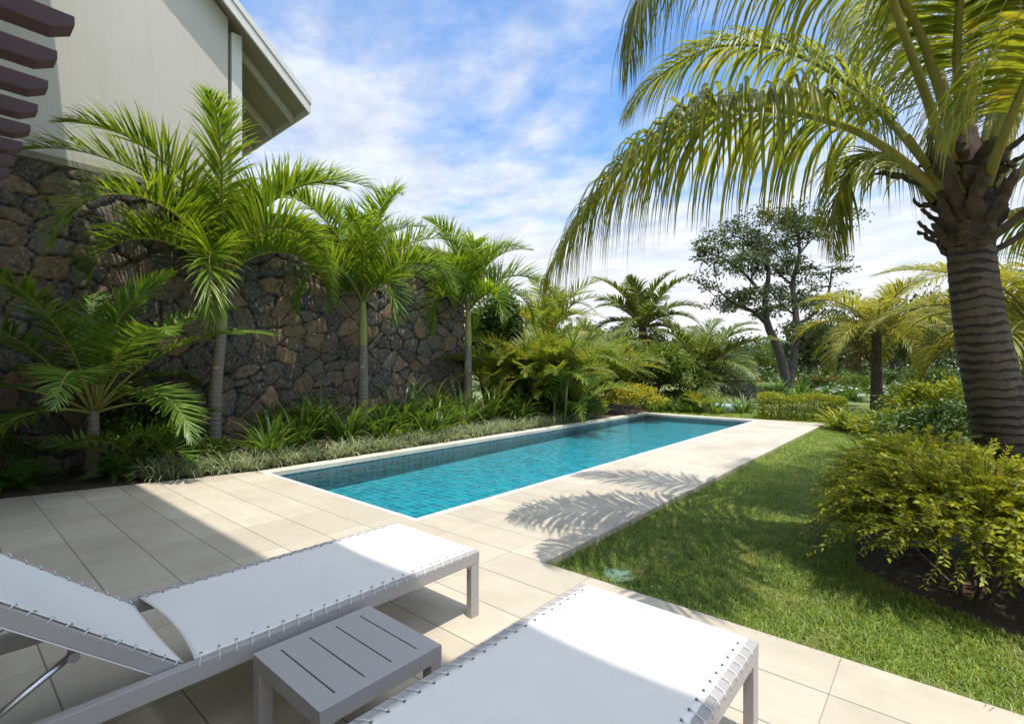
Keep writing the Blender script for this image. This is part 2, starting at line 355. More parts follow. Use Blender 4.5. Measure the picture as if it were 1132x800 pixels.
M['silver'] = leafmat('grey_leaf', (.10, .11, .085), (.19, .19, .16), .25, .6, trc=(1.1, 1.1, 1))
M['white'] = leafmat('white_flower', (.6, .6, .56), (.78, .77, .72), .3, .6, trc=(1, 1, 1))
M['orange'] = leafmat('orange_leaf', (.22, .09, .02), (.34, .15, .04), .3, .5)

# ---------------------------------------------------------------- setting
def sheet(name, poly, z, m, kind='structure'):
    o = mk(name, np.array([(x, y, z) for x, y in poly]), [tuple(range(len(poly)))], m); return tag(o, kind=kind)
G = -.085                                   # lawn level
px0, px1, py0, py1 = -7.20, -3.93, 3.13, 14.90      # pool
# ground sheet with a hole cut for the pool: built as four quads
g = MB()
B = 420
for a, b_ in (((-B, -B), (B, py0-.04)), ((-B, py1+.04), (B, B)), ((-B, py0-.04), (px0-.04, py1+.04)), ((px1+.04, py0-.04), (B, py1+.04))):
    n = len(g.v); g.v += [(a[0], a[1], G-.01), (b_[0], a[1], G-.01), (b_[0], b_[1], G-.01), (a[0], b_[1], G-.01)]; g.f.append((n, n+1, n+2, n+3))
tag(g.build('ground', M['lawn']), kind='structure')
sheet('planting_bed', [(-10.4, -2.6), (-8.75, -2.6), (-8.1, .5), (-7.5, 3.1), (-7.44, 3.13), (-7.44, 15.3), (-7.6, 16.6), (-16, 22), (-16, 10.2), (-10.4, 9.6)], -.03, M['soil'])
sheet('garden_bed', [(-.62, 5.3), (-.55, 4.75), (-.25, 4.42), (.1, 4.22), (.45, 4.0), (1.0, 3.85), (2.5, 3.8), (6, 5), (6, 12), (-.5, 12.2), (-1.3, 11.3), (-.6, 9), (-.3, 7), (-.55, 6)], G+.006, M['soil'])
d = MB()
zt, zb = 0.0, -.15
d.prism([(-8.75, -2.6, zb), (7, -2.6, zb), (7, 3.07, zb), (-7.46, 3.07, zb), (-8.1, .5, zb)], (0, 0, .15))
d.box((px1+.062, 3.0702, zb), (-2.31, 15.35, zt)); d.box((-7.44, py1+.062, zb), (px1+.0618, 15.35, zt))
tag(d.build('pool_deck', M['deck']), kind='structure')
d = MB(); d.box((-7.44, 3.0702, zb), (px0-.062, py1+.0618, zt+.003)); tag(d.build('pool_coping', M['coping']), kind='structure')
d = MB()
d.box((px0-.0618, 3.0702, -.12), (px1+.0618, py0, .006)); d.box((px1, py0+.0002, -.12), (px1+.0618, py1-.0002, .006))
tag(d.build('pool_edge', M['lip'], bevel=.006), kind='structure')
d = MB(); d.box((px0-.0618, py1, -.12), (px1+.0618, py1+.0615, .0045)); d.box((px0-.0618, py0+.0002, -.12), (px0, py1-.0002, .0045)); tag(d.build('far_pool_edge', M['coping'], bevel=.006), kind='structure')
FL = -.43; WL = -.075
d = MB(); n = 0
FF = -.20      # the far end is shallower
x0, x1, y0, y1 = px0+.012, px1-.012, py0+.012, py1-.012
d.v = [(x0,y0,-.06),(x1,y0,-.06),(x1,y1,-.06),(x0,y1,-.06),(x0,y0,FL),(x1,y0,FL),(x1,y1,FF),(x0,y1,FF)]
d.f = [(4,5,6,7),(0,4,7,3),(1,2,6,5),(0,1,5,4),(3,7,6,2)]
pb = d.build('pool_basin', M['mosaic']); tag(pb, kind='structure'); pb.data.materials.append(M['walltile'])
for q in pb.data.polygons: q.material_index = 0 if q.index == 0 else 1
st = thing('pool_steps', 'dark edged corner steps under the water at the near end of the pool', 'steps', (px1-.4, py0+.2, FL))
d = MB(); d.box((x1-.5, y0+.003, FL+.003), (x1-.003, y0+.33, -.19)); d.box((x1-.95, y0+.003, FL+.004), (x1-.503, y0+.6, -.30)); d.box((x1-.5, y0+.333, FL+.004), (x1-.004, y0+.6, -.30))
d.build('tread', M['mosaic'], st)
d = MB()
d.box((x1-.5, y0+.30, -.192), (x1-.003, y0+.336, -.186)); d.box((x1-.51, y0+.003, -.192), (x1-.47, y0+.30, -.186))
d.box((x1-.95, y0+.57, -.302), (x1-.003, y0+.606, -.295)); d.box((x1-.96, y0+.003, -.302), (x1-.92, y0+.57, -.295)); d.box((x1-.95, y0+.003, -.155), (x1-.2, y0+.03, -.12))
d.build('nosing', M['nosing'], st)
tag(mk('water', np.array([(px0+.002, py0+.002, WL), (px1-.002, py0+.002, WL), (px1-.002, py1-.002, WL), (px0+.002, py1-.002, WL)]), [(0, 1, 2, 3)], M['water']), kind='structure')

# lawn blades: real grass around the pool
def blades(n, xr, yr, z, h, w, keep=None):
    x = R.uniform(*xr, n); y = R.uniform(*yr, n)
    if keep is not None: k = keep(x, y); x, y = x[k], y[k]
    n = len(x); a = R.uniform(0, 2*np.pi, n); hh = h*R.uniform(.5, 1.25, n); lean = R.uniform(.2, 1.5, n)
    dx, dy = np.cos(a), np.sin(a); sx, sy = -dy*w/2, dx*w/2
    b = np.stack([x, y, np.full(n, z)], 1); s = np.stack([sx, sy, 0*sx], 1); d_ = np.stack([dx, dy, 0*dx], 1)
    up = np.array([0, 0, 1.])
    m_ = b + d_*(lean*hh*.3)[:, None] + up*(hh*.6)[:, None]; tip = b + d_*(lean*hh*.95)[:, None] + up*(hh*np.clip(1-.35*lean, .35, 1))[:, None]
    V = np.stack([b-s, b+s, m_+s*.8, m_-s*.8, tip+s*.12, tip-s*.12], 1).reshape(-1, 3); i = np.arange(n)[:, None]*6
    F = np.concatenate([i+np.array([[0, 1, 2, 3]]), i+np.array([[3, 2, 4, 5]])], 0)
    patch = .5+.5*np.sin(x*2.1+1.3*np.sin(y*1.7))*np.sin(y*1.9+x)
    t = np.clip(R.uniform(-.1, 1.0, n)*.9+.25*patch, 0, 1); return V, F, np.repeat(t, 6)
def inbed(x, y):
    e = np.interp(y, [3.8, 4.0, 4.22, 4.42, 4.75, 5.3, 6, 7, 9, 11.3, 12.2], [2.5, .45, .1, -.25, -.55, -.62, -.55, -.3, -.6, -1.3, -.5])
    return (x < e + .04)
kp = lambda x, y: inbed(x, y) & (((x+1.84)**2+(y-3.38)**2) > .006) & ((x < -.9) | (y > 3.075))
V, F, T = join([blades(80000, (-2.31, 1.9), (3.075, 5.4), G, .055, .0062, kp), blades(60000, (-2.31, -.2), (5.4, 9), G, .055, .0065, kp),
                blades(45000, (-2.31, .5), (9, 16), G, .06, .011, kp), blades(26000, (-9, -1), (15.37, 19), G, .06, .016, kp)])
tag(mk('lawn_grass', V, F, M['grass'], tint=T), 'short green lawn grass beside the pool deck', 'grass', kind='stuff')
# small weeds / taller blades along the edges
V, F, T = join([blades(1500, (-2.34, -2.27), (3.1, 15), G, .11, .005), blades(1500, (-2.3, 2.5), (3.062, 3.10), G+.03, .075, .005)])
tag(mk('edge_grass', V, F, M['grass'], tint=T), 'longer grass blades against the side of the pool deck', 'grass', kind='stuff')
# dry leaves in the mulch bed
def litter(n, xr, yr, z, s, keep):
    x = R.uniform(*xr, n); y = R.uniform(*yr, n); k = keep(x, y); x, y = x[k], y[k]; n = len(x)
    V, F, T = leaves(np.stack([x, y, z+R.uniform(.004, .03, n)], 1), s, unit(R.normal(size=(n, 3))*np.array([1, 1, .25])), .45); return V, F, T
def leaves(P, size, D, wid=.42, droop=.15, tint=None):
    """pointed, folded leaves at P along D"""
    n = len(P); sz = size*R.uniform(.65, 1.25, n)[:, None]; rnd = unit(R.normal(size=(n, 3))); rnd[:, 2] = np.abs(rnd[:, 2])*.6+.35
    Sd = unit(np.cross(D, rnd)); Nn = unit(np.cross(Sd, D)); w = sz*wid*.5
    b = P; a1 = P+D*sz*.45; tip = P+D*sz-np.array([0, 0, 1])*sz*droop
    V = np.stack([b, a1+Sd*w+Nn*w*.35, tip, a1-Sd*w+Nn*w*.35, a1-Nn*w*.1], 1).reshape(-1, 3); i = np.arange(n)[:, None]*5
    F = np.concatenate([i+np.array([[0, 4, 2, 1]]), i+np.array([[0, 3, 2, 4]])], 0)
    t = R.uniform(0, 1, n) if tint is None else tint
    return V, F, np.repeat(t, 5)
V, F, T = litter(900, (-.6, 3), (3.9, 6.5), G, .06, lambda x, y: ~inbed(x, y))
tag(mk('leaf_litter', V, F, M['dry'], tint=T), 'dry brown leaf litter on the dark soil under the golden bush', 'leaf litter', kind='stuff')

# ---------------------------------------------------------------- stone wall
WX = -10.0; WH = 4.5
def stone_relief(U, Vv, cell, seed):
    r = np.random.default_rng(seed); u = U/cell; v = Vv/(cell*.82)
    wu = u+.04*np.sin(v*3.1+u*1.3)+.03*np.sin(v*9.3)+.015*np.sin(v*23+u*9); wv = v+.04*np.sin(u*2.7+v)+.03*np.sin(u*8.1+v*3)+.015*np.sin(u*21+v*7)
    nu, nv = int(wu.max()-wu.min())+6, int(wv.max()-wv.min())+6
    ou, ov = math.floor(wu.min())-2, math.floor(wv.min())-2
    J = r.uniform(-.12, 1.12, (nu+4, nv+4, 2)); C = r.uniform(0, 1, (nu+4, nv+4)); Hh = r.uniform(.5, 1, (nu+4, nv+4)); Tl = r.uniform(-1, 1, (nu+4, nv+4, 2))
    iu, iv = np.floor(wu).astype(int), np.floor(wv).astype(int)
    f1 = np.full(u.shape, 9.); f2 = np.full(u.shape, 9.); c = np.zeros(u.shape); h = np.zeros(u.shape); tl = np.zeros(u.shape)
    for a in range(-2, 3):
        for b in range(-2, 3):
            cu, cv = iu+a-ou, iv+b-ov; cu = np.clip(cu, 0, nu+3); cv = np.clip(cv, 0, nv+3)
            du = wu-(iu+a+J[cu, cv, 0]); dv = wv-(iv+b+J[cu, cv, 1]); dd = np.sqrt(du*du+dv*dv)
            nr = dd < f1; f2 = np.where(nr, f1, np.minimum(f2, dd)); f1 = np.where(nr, dd, f1)
            c = np.where(nr, C[cu, cv], c); h = np.where(nr, Hh[cu, cv], h); tl = np.where(nr, Tl[cu, cv, 0]*du+Tl[cu, cv, 1]*dv, tl)
    return f2-f1, c, h, tl
def stone_face(y0, y1, z0, z1, res=.028):
    ny, nz = int((y1-y0)/res), int((z1-z0)/res)
    y = np.linspace(y0, y1, ny); z = np.linspace(z0, z1, nz); Y, Z = np.meshgrid(y, z, indexing='ij')
    e, c, h, tl = stone_relief(Y+40, Z+3, .40, 5)
    body = np.clip(e/.16, 0, 1)**.6
    rough = sum(np.sin(Y*f*1.1+k*1.7+2*np.sin(Z*f*.7))*np.sin(Z*f+k) * a for f, a, k in ((9, .01, 1), (21, .007, 2), (47, .005, 3)))
    dep = (.03*h+.045*tl)*body+.028*body+rough*body*.8
    V = np.stack([WX+dep, Y, Z], -1).reshape(-1, 3)
    i = (np.arange(ny-1)[:, None]*nz+np.arange(nz-1)[None]).reshape(-1, 1)
    F = i+np.array([[0, nz, nz+1, 1]])
    return V, F, c.ravel(), (np.clip(1.2-e/.06, 0, 1)).ravel()
sw = thing('stone_wall', 'tall garden wall of dark basalt rubble with brown stones behind the palms', 'wall', (WX, 3.5, 0))
V, F, c, j = stone_face(-2.4, 9.6, -.03, WH)
o = mk('stonework', V, F, M['stone'], sw, tint=c, smooth=True)
a = o.data.attributes.new('joint', 'FLOAT', 'POINT'); a.data.foreach_set('value', j.astype(np.float32))
# end return, back and top
nn = 90; zz_ = np.linspace(-.03, WH, 160); xx_ = np.linspace(WX-.42, WX+.02, 17)
X_, Z_ = np.meshgrid(xx_, zz_, indexing='ij'); e, c, h, tl = stone_relief(X_+71, Z_+9, .42, 8); body = np.clip(e/.28, 0, 1)**.45
V = np.stack([X_, 9.6+(.04*h+.03)*body-.03, Z_], -1).reshape(-1, 3); i = (np.arange(16)[:, None]*160+np.arange(159)[None]).reshape(-1, 1)
o = mk('wall_end', V, i+np.array([[0, 1, 161, 160]]), M['stone'], sw, tint=c.ravel(), smooth=True)
a = o.data.attributes.new('joint', 'FLOAT', 'POINT'); a.data.foreach_set('value', np.clip(1-e/.055, 0, 1).ravel().astype(np.float32))
MB().box((WX-.42, -2.4, -.03), (WX-.02, 9.56, WH-.01)).build('wall_core', M['band'], sw)
# rubble along the top so the silhouette is uneven
V, F = [], []
mb = MB(); y = 3.75
while y < 9.5:
    w = random.uniform(.22, .5); hgt = random.uniform(.02, .10); x0_ = WX-.4
    k = 7; poly = [(x0_, y+w*(.5+.5*math.cos(q)), WH-.012+hgt*math.sin(q)) for q in np.linspace(math.pi, 0, k)]
    mb.prism(poly, (.46+random.uniform(-.04, .04), 0, 0)); y += w*random.uniform(.92, 1.0)+.012
mb.build('capstones', M['band'], sw)

# ---------------------------------------------------------------- house
hs = thing('house', 'cream stucco house with sloping roof rising above the left stone wall', 'house', (WX-1, 0, 0))
wy = 3.60                      # wall corner
ax, zr = WX-.02, lambda y: 8.09-.87*(y-3.42)      # underside line of verge
mb = MB(); mb.prism([(WX-.3, -2.4, WH), (WX-.3, wy, WH), (WX-.3, wy, zr(wy)-.02), (WX-.3, 1.2, zr(1.2)-.02), (WX-.3, -2.4, zr(1.2)+2)], (.31, 0, 0)); mb.build('wall', M['stucco'], hs)
MB().box((WX+.0, -2.4, WH+.002), (WX+.045, wy+.02, WH+.11)).build('wall_band', M['band'], hs, bevel=.01)
MB().box((WX-.2, wy+.06, WH), (WX+.03, wy+.24, zr(wy+.24)-.03)).build('post', M['trim'], hs, bevel=.008)
MB().box((WX-4, wy-.04, WH-1), (WX-.32, wy, zr(wy)-.02)).build('end_wall', M['stucco'], hs)
xo = WX+.31                    # verge outer face
ya, yb = 1.0, 5.02
def slope_slab(mb, xa, xb, y0, y1, dz0, dz1):
    mb.prism([(xa, y0, zr(y0)+dz0), (xa, y1, zr(y1)+dz0), (xa, y1, zr(y1)+dz1), (xa, y0, zr(y0)+dz1)], (xb-xa, 0, 0))
mb = MB(); slope_slab(mb, WX-6, xo-.045, ya, yb, .06, .12); mb.build('soffit', M['soffit'], hs)
mb = MB(); slope_slab(mb, WX-6, xo+.02, ya, yb+.03, .125, .25); mb.build('roof', M['trim'], hs)
mb = MB(); slope_slab(mb, xo-.042, xo, ya, yb, -.09, .12); mb.build('verge_board', M['trim'], hs, bevel=.006)
for k in range(6):
    xk = WX-.34-1.0*k; mb = MB(); slope_slab(mb, xk-.07, xk, 2.6, yb-.02, -.10, .055); mb.build('rafter', M['trim'], hs)
mb = MB(); mb.box((WX-6, yb+.002, zr(yb)-.06), (xo-.045, yb+.035, zr(yb)+.13)); mb.build('eave_board', M['trim'], hs)
# main wing above and behind the terrace: its eave throws the shade line across the deck
ey = 1.07
wg = thing('main_wing', 'cream stucco wing of the house behind the terrace with a deep flat eave', 'house', (-4, -2.6, 0))
mb = MB(); mb.box((WX-.3, -2.9, -.05), (-3.2, -2.6, 8.0)).box((-3.2, -2.9, 2.5), (.6, -2.6, 8.0)).box((.6, -2.9, -.05), (2.2, -2.6, 8.0)); mb.build('wall', M['trim'], wg)
MB().box((WX-.28, -3.2, 8.0), (2.4, ey, 8.25)).build('roof', M['trim'], wg)
m, t, p = mat('window_glass'); p.inputs['Base Color'].default_value = (.02, .025, .03, 1); p.inputs['Roughness'].default_value = .04; M['glass'] = m
mb = MB(); mb.box((-3.2, -2.8, 0), (.6, -2.76, 2.5)); gd = mb.build('door_glass', M['glass'], wg)
mb = MB()
for x in (-3.2, -1.33, .54): mb.box((x, -2.84, 0), (x+.06, -2.7, 2.5))
mb.build('door_frame', M['frame'], wg)

# ---------------------------------------------------------------- pergola
pg = thing('pergola', 'pergola of dark brown timber slats with cut ends over the terrace at left', 'pergola', (-4.5, -2.0, 0))
bz, bh, bw = 2.60, .062, .085
for k in range(19):
    x = -1.90-.285*k
    mb = MB(); ye = .315+random.uniform(-.006, .006)
    mb.prism([(x-bw, -2.55, bz), (x-bw, ye-.055, bz), (x-bw, ye, bz+.03), (x-bw, ye, bz+bh), (x-bw, -2.55, bz+bh)], (bw, 0, 0)); mb.build('slat', M['beam'], pg, bevel=.003)
mb = MB(); mb.box((-7.3, -.62, bz+bh+.002), (-1.7, -.52, bz+bh+.16)); mb.build('cross_beam', M['beam'], pg)
mb = MB(); mb.box((-7.3, -2.55, bz-.02), (-1.7, -2.56-.03, bz+bh+.16)); mb.build('wall_plate', M['beam'], pg)

# ---------------------------------------------------------------- palms
def frond_geo(C, leaf, n, v0=.5, hang=.6, a0=75, a1=22, w=.03, pet=.15, up=None, seg=4, jitter=.12, jv=None, prof=.75, rr=.02, hb=1.0, twist=0):
    """C: rachis polyline. leaflets both sides. returns leaf mesh and stalk mesh"""
    C = np.asarray(C); m = len(C); T = unit(np.gradient(C, axis=0))
    s = np.linspace(pet, .995, n); idx = s*(m-1); i0 = np.clip(idx.astype(int), 0, m-2); f = (idx-i0)[:, None]
    P = C[i0]*(1-f)+C[i0+1]*f; Tn = unit(T[i0]*(1-f)+T[i0+1]*f)
    up0 = np.array([0, 0, 1.]) if up is None else np.array(up, float)
    # frame transported along the curve
    chord = unit(C[-1]-C[0]); hsd = np.cross(chord, up0)
    if np.linalg.norm(hsd) < .15: hsd = np.cross(T[0], up0)
    hsd = unit(hsd)
    Sd = unit(hsd-(Tn*hsd).sum(1)[:, None]*Tn); Up = unit(np.cross(Sd, Tn))
    if twist:
        an = (twist*s)[:, None]; Sd, Up = Sd*np.cos(an)+Up*np.sin(an), Up*np.cos(an)-Sd*np.sin(an)
    tt = (s-pet)/(1-pet)
    Ls = leaf*np.clip(np.sin(np.pi*(.12+.86*tt**prof))**.6, .12, 1)
    ang = np.radians(a0+(a1-a0)*tt)
    out = []
    for sg in (-1, 1):
        k = n; a = ang+R.normal(0, jitter, k); v = v0+R.normal(0, jv or jitter, k)
        D = Tn*np.cos(a)[:, None]+sg*Sd*(np.sin(a)*np.cos(v))[:, None]+Up*(np.sin(a)*np.sin(v))[:, None]; D = unit(D)
        l = Ls*R.uniform(.88, 1.1, k); p = P+R.normal(0, .003, (k, 3)); hg = hang*R.uniform(.7, 1.3, k)
        d = D.copy(); rows = []
        wprof = np.interp(np.linspace(0, 1, seg+1), [0, .15, .5, 1], [.45, 1, .85, .05])
        for q in range(seg+1):
            side = unit(np.cross(d, Up*.6+np.array([0, 0, .4]))); nr = unit(np.cross(side, d)); ww = (w*wprof[q]*np.clip(l/leaf, .4, 1))[:, None]*.5
            rows.append(np.stack([p-side*ww-nr*ww*.45, p+nr*0, p+side*ww-nr*ww*.45], 1))
            p = p+d*(l/seg)[:, None]; d = unit(d+np.array([0, 0, -1.])*(hg/seg*(.5+q*.35))[:, None])
        A = np.stack(rows, 1).reshape(-1, 3)       # k,(seg+1),3
        b = np.arange(k)[:, None]*((seg+1)*3); F = []
        for q in range(seg):
            for c_ in (0, 1): F.append(b+np.array([[q*3+c_, q*3+c_+1, q*3+c_+4, q*3+c_+3]]))
        tn = np.clip(np.repeat(R.uniform(.1, .9, k), (seg+1)*3)+np.tile(np.repeat(np.linspace(-.1, .25, seg+1), 3), k), 0, 1)
        out.append((A, np.concatenate(F), tn))
    rV, rF = tube(C, np.linspace(rr, rr*.15, m), 6)
    return join(out), (rV, rF)
def frond(parent, C, mleaf, mstem, name='frond', **kw):
    (V, F, T), (rv, rf) = frond_geo(C, **kw)
    o = mk(name, V, F, mleaf, parent, tint=T)
    mk('stalk', rv, rf, mstem, o, smooth=True)
    return o
def arc(base, az, e0, length, droop, n=22, p=1.25, bend=0):
    """arching rachis; angles in degrees"""
    s = np.linspace(0, 1, n); e = np.radians(e0-droop*s**p); a = np.radians(az+bend*s)
    d = np.stack([np.cos(e)*np.cos(a), np.cos(e)*np.sin(a), np.sin(e)], 1)*length/(n-1)
    return np.asarray(base)+np.vstack([[0, 0, 0], np.cumsum(d[:-1], 0)])
def lathe_trunk(path, r, seg=20, knobs=0, ring=0, ringa=0):
    V, F = tube(path, r, seg)
    return V, F
def palm(name, label, loc, h, r0, r1, nf, flen, leaf, mleaf, mstem=None, mtrunk=None, shaft=None, lean=(0, 0), group=None, n=46, w=.035, e_hi=80, e_lo=10, droop=95, hang=.6, v0=.5, seg=4, rr=.02, cat='palm tree', az0=0, skip=None, bark_n=24, dry=0, p=1.25, pet=.15, bendr=14, fp=.9, jv=None):
    t_ = thing(name, label, cat, loc, group); b = np.array(loc, float)
    top = b+np.array([lean[0], lean[1], h]); mid = b+np.array([lean[0]*.3, lean[1]*.3, h*.55])
    P = spline([b, mid, top], bark_n); r = np.interp(np.linspace(0, 1, bark_n), [0, .08, .3, 1], [r0*1.35, r0*1.1, r0, r1])
    V, F = tube(P, r, 16); mk('trunk', V, F, mtrunk or M['bark'], t_, smooth=True)
    c0 = top
    if shaft:
        Q = np.array([top+np.array([0, 0, shaft*s]) for s in np.linspace(-.02, 1, 10)]); V, F = tube(Q, np.interp(np.linspace(0, 1, 10), [0, .2, .7, 1], [r1*1.05, r1*1.08, r1*.8, r1*.5]), 14)
        mk('crownshaft', V, F, M['shaft'], t_, smooth=True); c0 = top+np.array([0, 0, shaft*.92])
    for k in range(nf):
        f = k/max(1, nf-1); az = az0+k*137.5+R.normal(0, 8); e0 = e_hi+(e_lo-e_hi)*f**fp+R.normal(0, 4)
        if skip and skip(az % 360, e0): continue
        dr = droop*(.75+.35*f)*R.uniform(.85, 1.15); ln = flen*R.uniform(.86, 1.08)*(.82+.3*math.sin(math.pi*min(1, f+.15)))
        a_ = math.radians(az); base = c0+np.array([math.cos(a_), math.sin(a_), 0])*r1*.5-np.array([0, 0, .12*f*(shaft or .6)])
        ml = M['dry'] if k >= nf-dry else mleaf
        frond(t_, arc(base, az, e0, ln, dr, p=p, bend=R.normal(0, bendr)), ml, mstem or M['stem'], leaf=leaf, n=n, w=w, hang=hang, v0=v0, seg=seg, rr=rr, pet=pet, jv=jv, twist=R.normal(0, .3))
    return t_
grp = 'slender palms planted along the stone wall'
palm('palm_tree', 'nearest and largest of the slender palms against the stone wall below the house', (-9.2, 3.09, -.03), 2.1, .105, .085, 18, 3.15, .72, M['royal'], shaft=1.1, group=grp, fp=1.0, jv=.2, n=96, w=.04, e_hi=88, e_lo=38, droop=135, p=1.35, hang=.75, v0=.8, rr=.026, az0=150, lean=(0.0, .12))
palm('palm_tree', 'middle palm of the three slender ones against the stone wall', (-9.2, 5.93, -.03), 2.0, .12, .085, 16, 2.85, .68, M['royal'], shaft=1.1, group=grp, fp=1.0, jv=.22, n=84, w=.042, e_hi=88, e_lo=40, droop=135, p=1.35, hang=.75, v0=.8, rr=.023, az0=80)
palm('palm_tree', 'slender palm at the far end of the stone wall', (-9.2, 9.0, -.03), 2.1, .12, .085, 16, 2.5, .68, M['royal'], shaft=1.05, group=grp, fp=1.0, jv=.22, n=78, w=.044, p=1.35, v0=.8, e_hi=88, e_lo=38, droop=130, hang=.75, rr=.023, az0=10)
# small palm in the left bed: stout short stem, broad arching fronds
palm('small_palm', 'low dark green palm on a short stem at the left end of the bed', (-9.0, 1.5, -.03), .95, .085, .06, 18, 2.5, .50, M['smallp'], n=60, w=.046, e_hi=84, e_lo=14, droop=88, hang=.30, v0=.15, rr=.022, az0=45, pet=.24, cat='palm')

# the coconut palm on the right
ct = thing('coconut_palm', 'big leaning coconut palm with ringed trunk on the right of the lawn', 'palm tree', (.50, 5.96, G))
tp = spline([(.60, 6.0, G-.02), (.50, 5.93, .45), (.35, 5.80, 1.2), (.23, 5.69, 2.0), (.17, 5.66, 2.75)], 60)
zr_ = np.linspace(0, 1, 60); rt_ = np.interp(zr_, [0, .1, .4, .75, .9, 1], [.27, .225, .195, .165, .155, .165])*(1+.018*np.sin(zr_*190))
V, F = tube(tp, rt_, 32); mk('trunk', V, F, M['cocobark'], ct, smooth=True)
CT = np.array([.17, 5.66, 2.85])
# crown core and old leaf bases
Q = np.array([CT+np.array([0, 0, z]) for z in np.linspace(-.35, .65, 14)]); V, F = tube(Q, np.interp(np.linspace(0, 1, 14), [0, .3, .6, 1], [.15, .19, .15, .05]), 20)
V = V+R.normal(0, .012, V.shape); mk('crown_base', V, F, M['boot'], ct)
def strap_solid(C, w0, w1, th, mat_, parent, name, side=None):
    C = np.asarray(C, float); n = len(C); T = unit(np.gradient(C, axis=0)); o_ = C[0]-CT; o_[2] = 0
    rd = unit(o_) if np.linalg.norm(o_) > .01 else np.array([1, 0, 0.]); Sd = unit(np.cross(T, np.broadcast_to(rd, T.shape)+np.array([0, 0, .001]))); Nn = unit(np.cross(Sd, T))
    w = np.interp(np.linspace(0, 1, n), [0, .35, 1], [w0, (w0+w1)*.42, w1])[:, None]; th = th*np.linspace(1, .5, n)[:, None]
    ring = [-Sd*w-Nn*th*.3, -Sd*w*.6+Nn*th*.6, Nn*th, Sd*w*.6+Nn*th*.6, Sd*w-Nn*th*.3, -Nn*th*.5]
    V = np.stack([C+q for q in ring], 1).reshape(-1, 3); i = np.arange(n-1)[:, None, None]*6; j = np.arange(6)[None, :, None]; k = (j+1) % 6
    F = np.concatenate([i+j, i+k, i+6+k, i+6+j], -1).reshape(-1, 4).tolist(); F.append([0, 1, 2, 3, 4, 5]); F.append([(n-1)*6+q for q in range(6)][::-1])
    return mk(name, V, F, mat_, parent, smooth=False)
for k in range(44):
    az = k*137.5+20; a_ = math.radians(az); f = k/43; z0 = -.42+.74*f
    b = CT+np.array([math.cos(a_)*.13, math.sin(a_)*.13, z0]); ln = random.uniform(.14, .36)+(.3 if k % 5 == 0 else 0)
    C = arc(b, az, random.uniform(30, 72), ln, random.uniform(-45, 60), 9, 1.5)+R.normal(0, .008, (9, 3))
    strap_solid(C, .08, random.uniform(.025, .05), .035, M['boot'], ct, 'leaf_stub')
for (az, e, ln) in ((222, 62, .62), (250, 48, .5)):
    a_ = math.radians(az); C = arc(CT+np.array([math.cos(a_)*.2, math.sin(a_)*.2, .05]), az, e, ln, 10, 8)
    strap_solid(C, .06, .035, .035, M['stem'], ct, 'cut_stalk')
kw = dict(leaf=1.1, n=135, w=.034, hang=3.2, seg=6, rr=.04, pet=.17)
def cfrond(pts, m=M['coco'], **o): 
    q = dict(kw); q.update(o); return frond(ct, spline(pts, 40), m, M['stem'], **q)
def WP(px, py, Z):        # bearing and height read off the survey photo -> metres
    l = (px-566)/553*Z; return (-math.sin(YAW)*Z+math.cos(YAW)*l, math.cos(YAW)*Z+math.sin(YAW)*l, 1.5+(405-py)*Z/553)
# long frond reaching left over the deck
cfrond([WP(1040, 215, 4.2), WP(985, 168, 4.2), WP(930, 138, 4.25), WP(850, 121, 4.35), WP(770, 130, 4.4), WP(700, 172, 4.45), WP(645, 235, 4.5), WP(604, 305, 4.5)], v0=.12, hang=4.0, a0=86, a1=38, leaf=1.5, n=190, w=.036, pet=.2)
# frond arching high towards the camera, its leaflets hang into the top of the view
cfrond([WP(1062, 195, 4.15), WP(1035, 90, 4.0), WP(1000, 5, 3.8), WP(930, -60, 3.6), WP(840, -85, 3.4), WP(760, -70, 3.2), WP(712, -15, 3.1), WP(695, 70, 3.05)], v0=-.1, hang=4.0, leaf=1.05, w=.028, n=140, pet=.36)
# frond behind the first
cfrond([WP(1040, 200, 4.3), WP(980, 130, 4.7), WP(920, 80, 5.1), WP(850, 52, 5.4), WP(780, 55, 5.7), WP(715, 95, 5.9), WP(690, 130, 6.0)], v0=.15, hang=2.6, leaf=1.0)
# short drooping one, left of the crown
cfrond([WP(1035, 225, 4.35), WP(1000, 185, 4.7), WP(965, 170, 4.95), WP(938, 185, 5.1), WP(925, 225, 5.15), WP(921, 275, 5.1)], leaf=.85, n=95, hang=2.6, v0=-.1)
# up and to the right, and to the rear
cfrond([WP(1085, 200, 4.1), WP(1120, 90, 3.9), WP(1165, 0, 3.7), WP(1230, -60, 3.5), WP(1320, -60, 3.3), WP(1400, 20, 3.2)], v0=.1)
cfrond([WP(1095, 225, 4.2), WP(1160, 165, 4.2), WP(1250, 130, 4.2), WP(1340, 160, 4.2), WP(1420, 250, 4.2)], v0=.1)
cfrond([WP(1070, 190, 4.2), WP(1075, 60, 4.2), WP(1085, -80, 4.4), WP(1100, -200, 4.8), WP(1110, -230, 5.6)], v0=.2)
cfrond([WP(1080, 200, 4.3), WP(1100, 110, 4.9), WP(1125, 60, 5.6), WP(1150, 60, 6.4), WP(1160, 110, 7.0)], v0=.2)
cfrond([WP(1060, 190, 4.3), WP(1040, 80, 4.8), WP(1010, 10, 5.3), WP(985, -10, 5.9), WP(960, 20, 6.5), WP(940, 70, 6.9)], v0=.2)
cfrond([WP(1090, 205, 4.0), WP(1110, 150, 3.5), WP(1150, 60, 3.0), WP(1230, -30, 2.6), WP(1350, -20, 2.4)], v0=.1, leaf=.9, pet=.4, n=90)
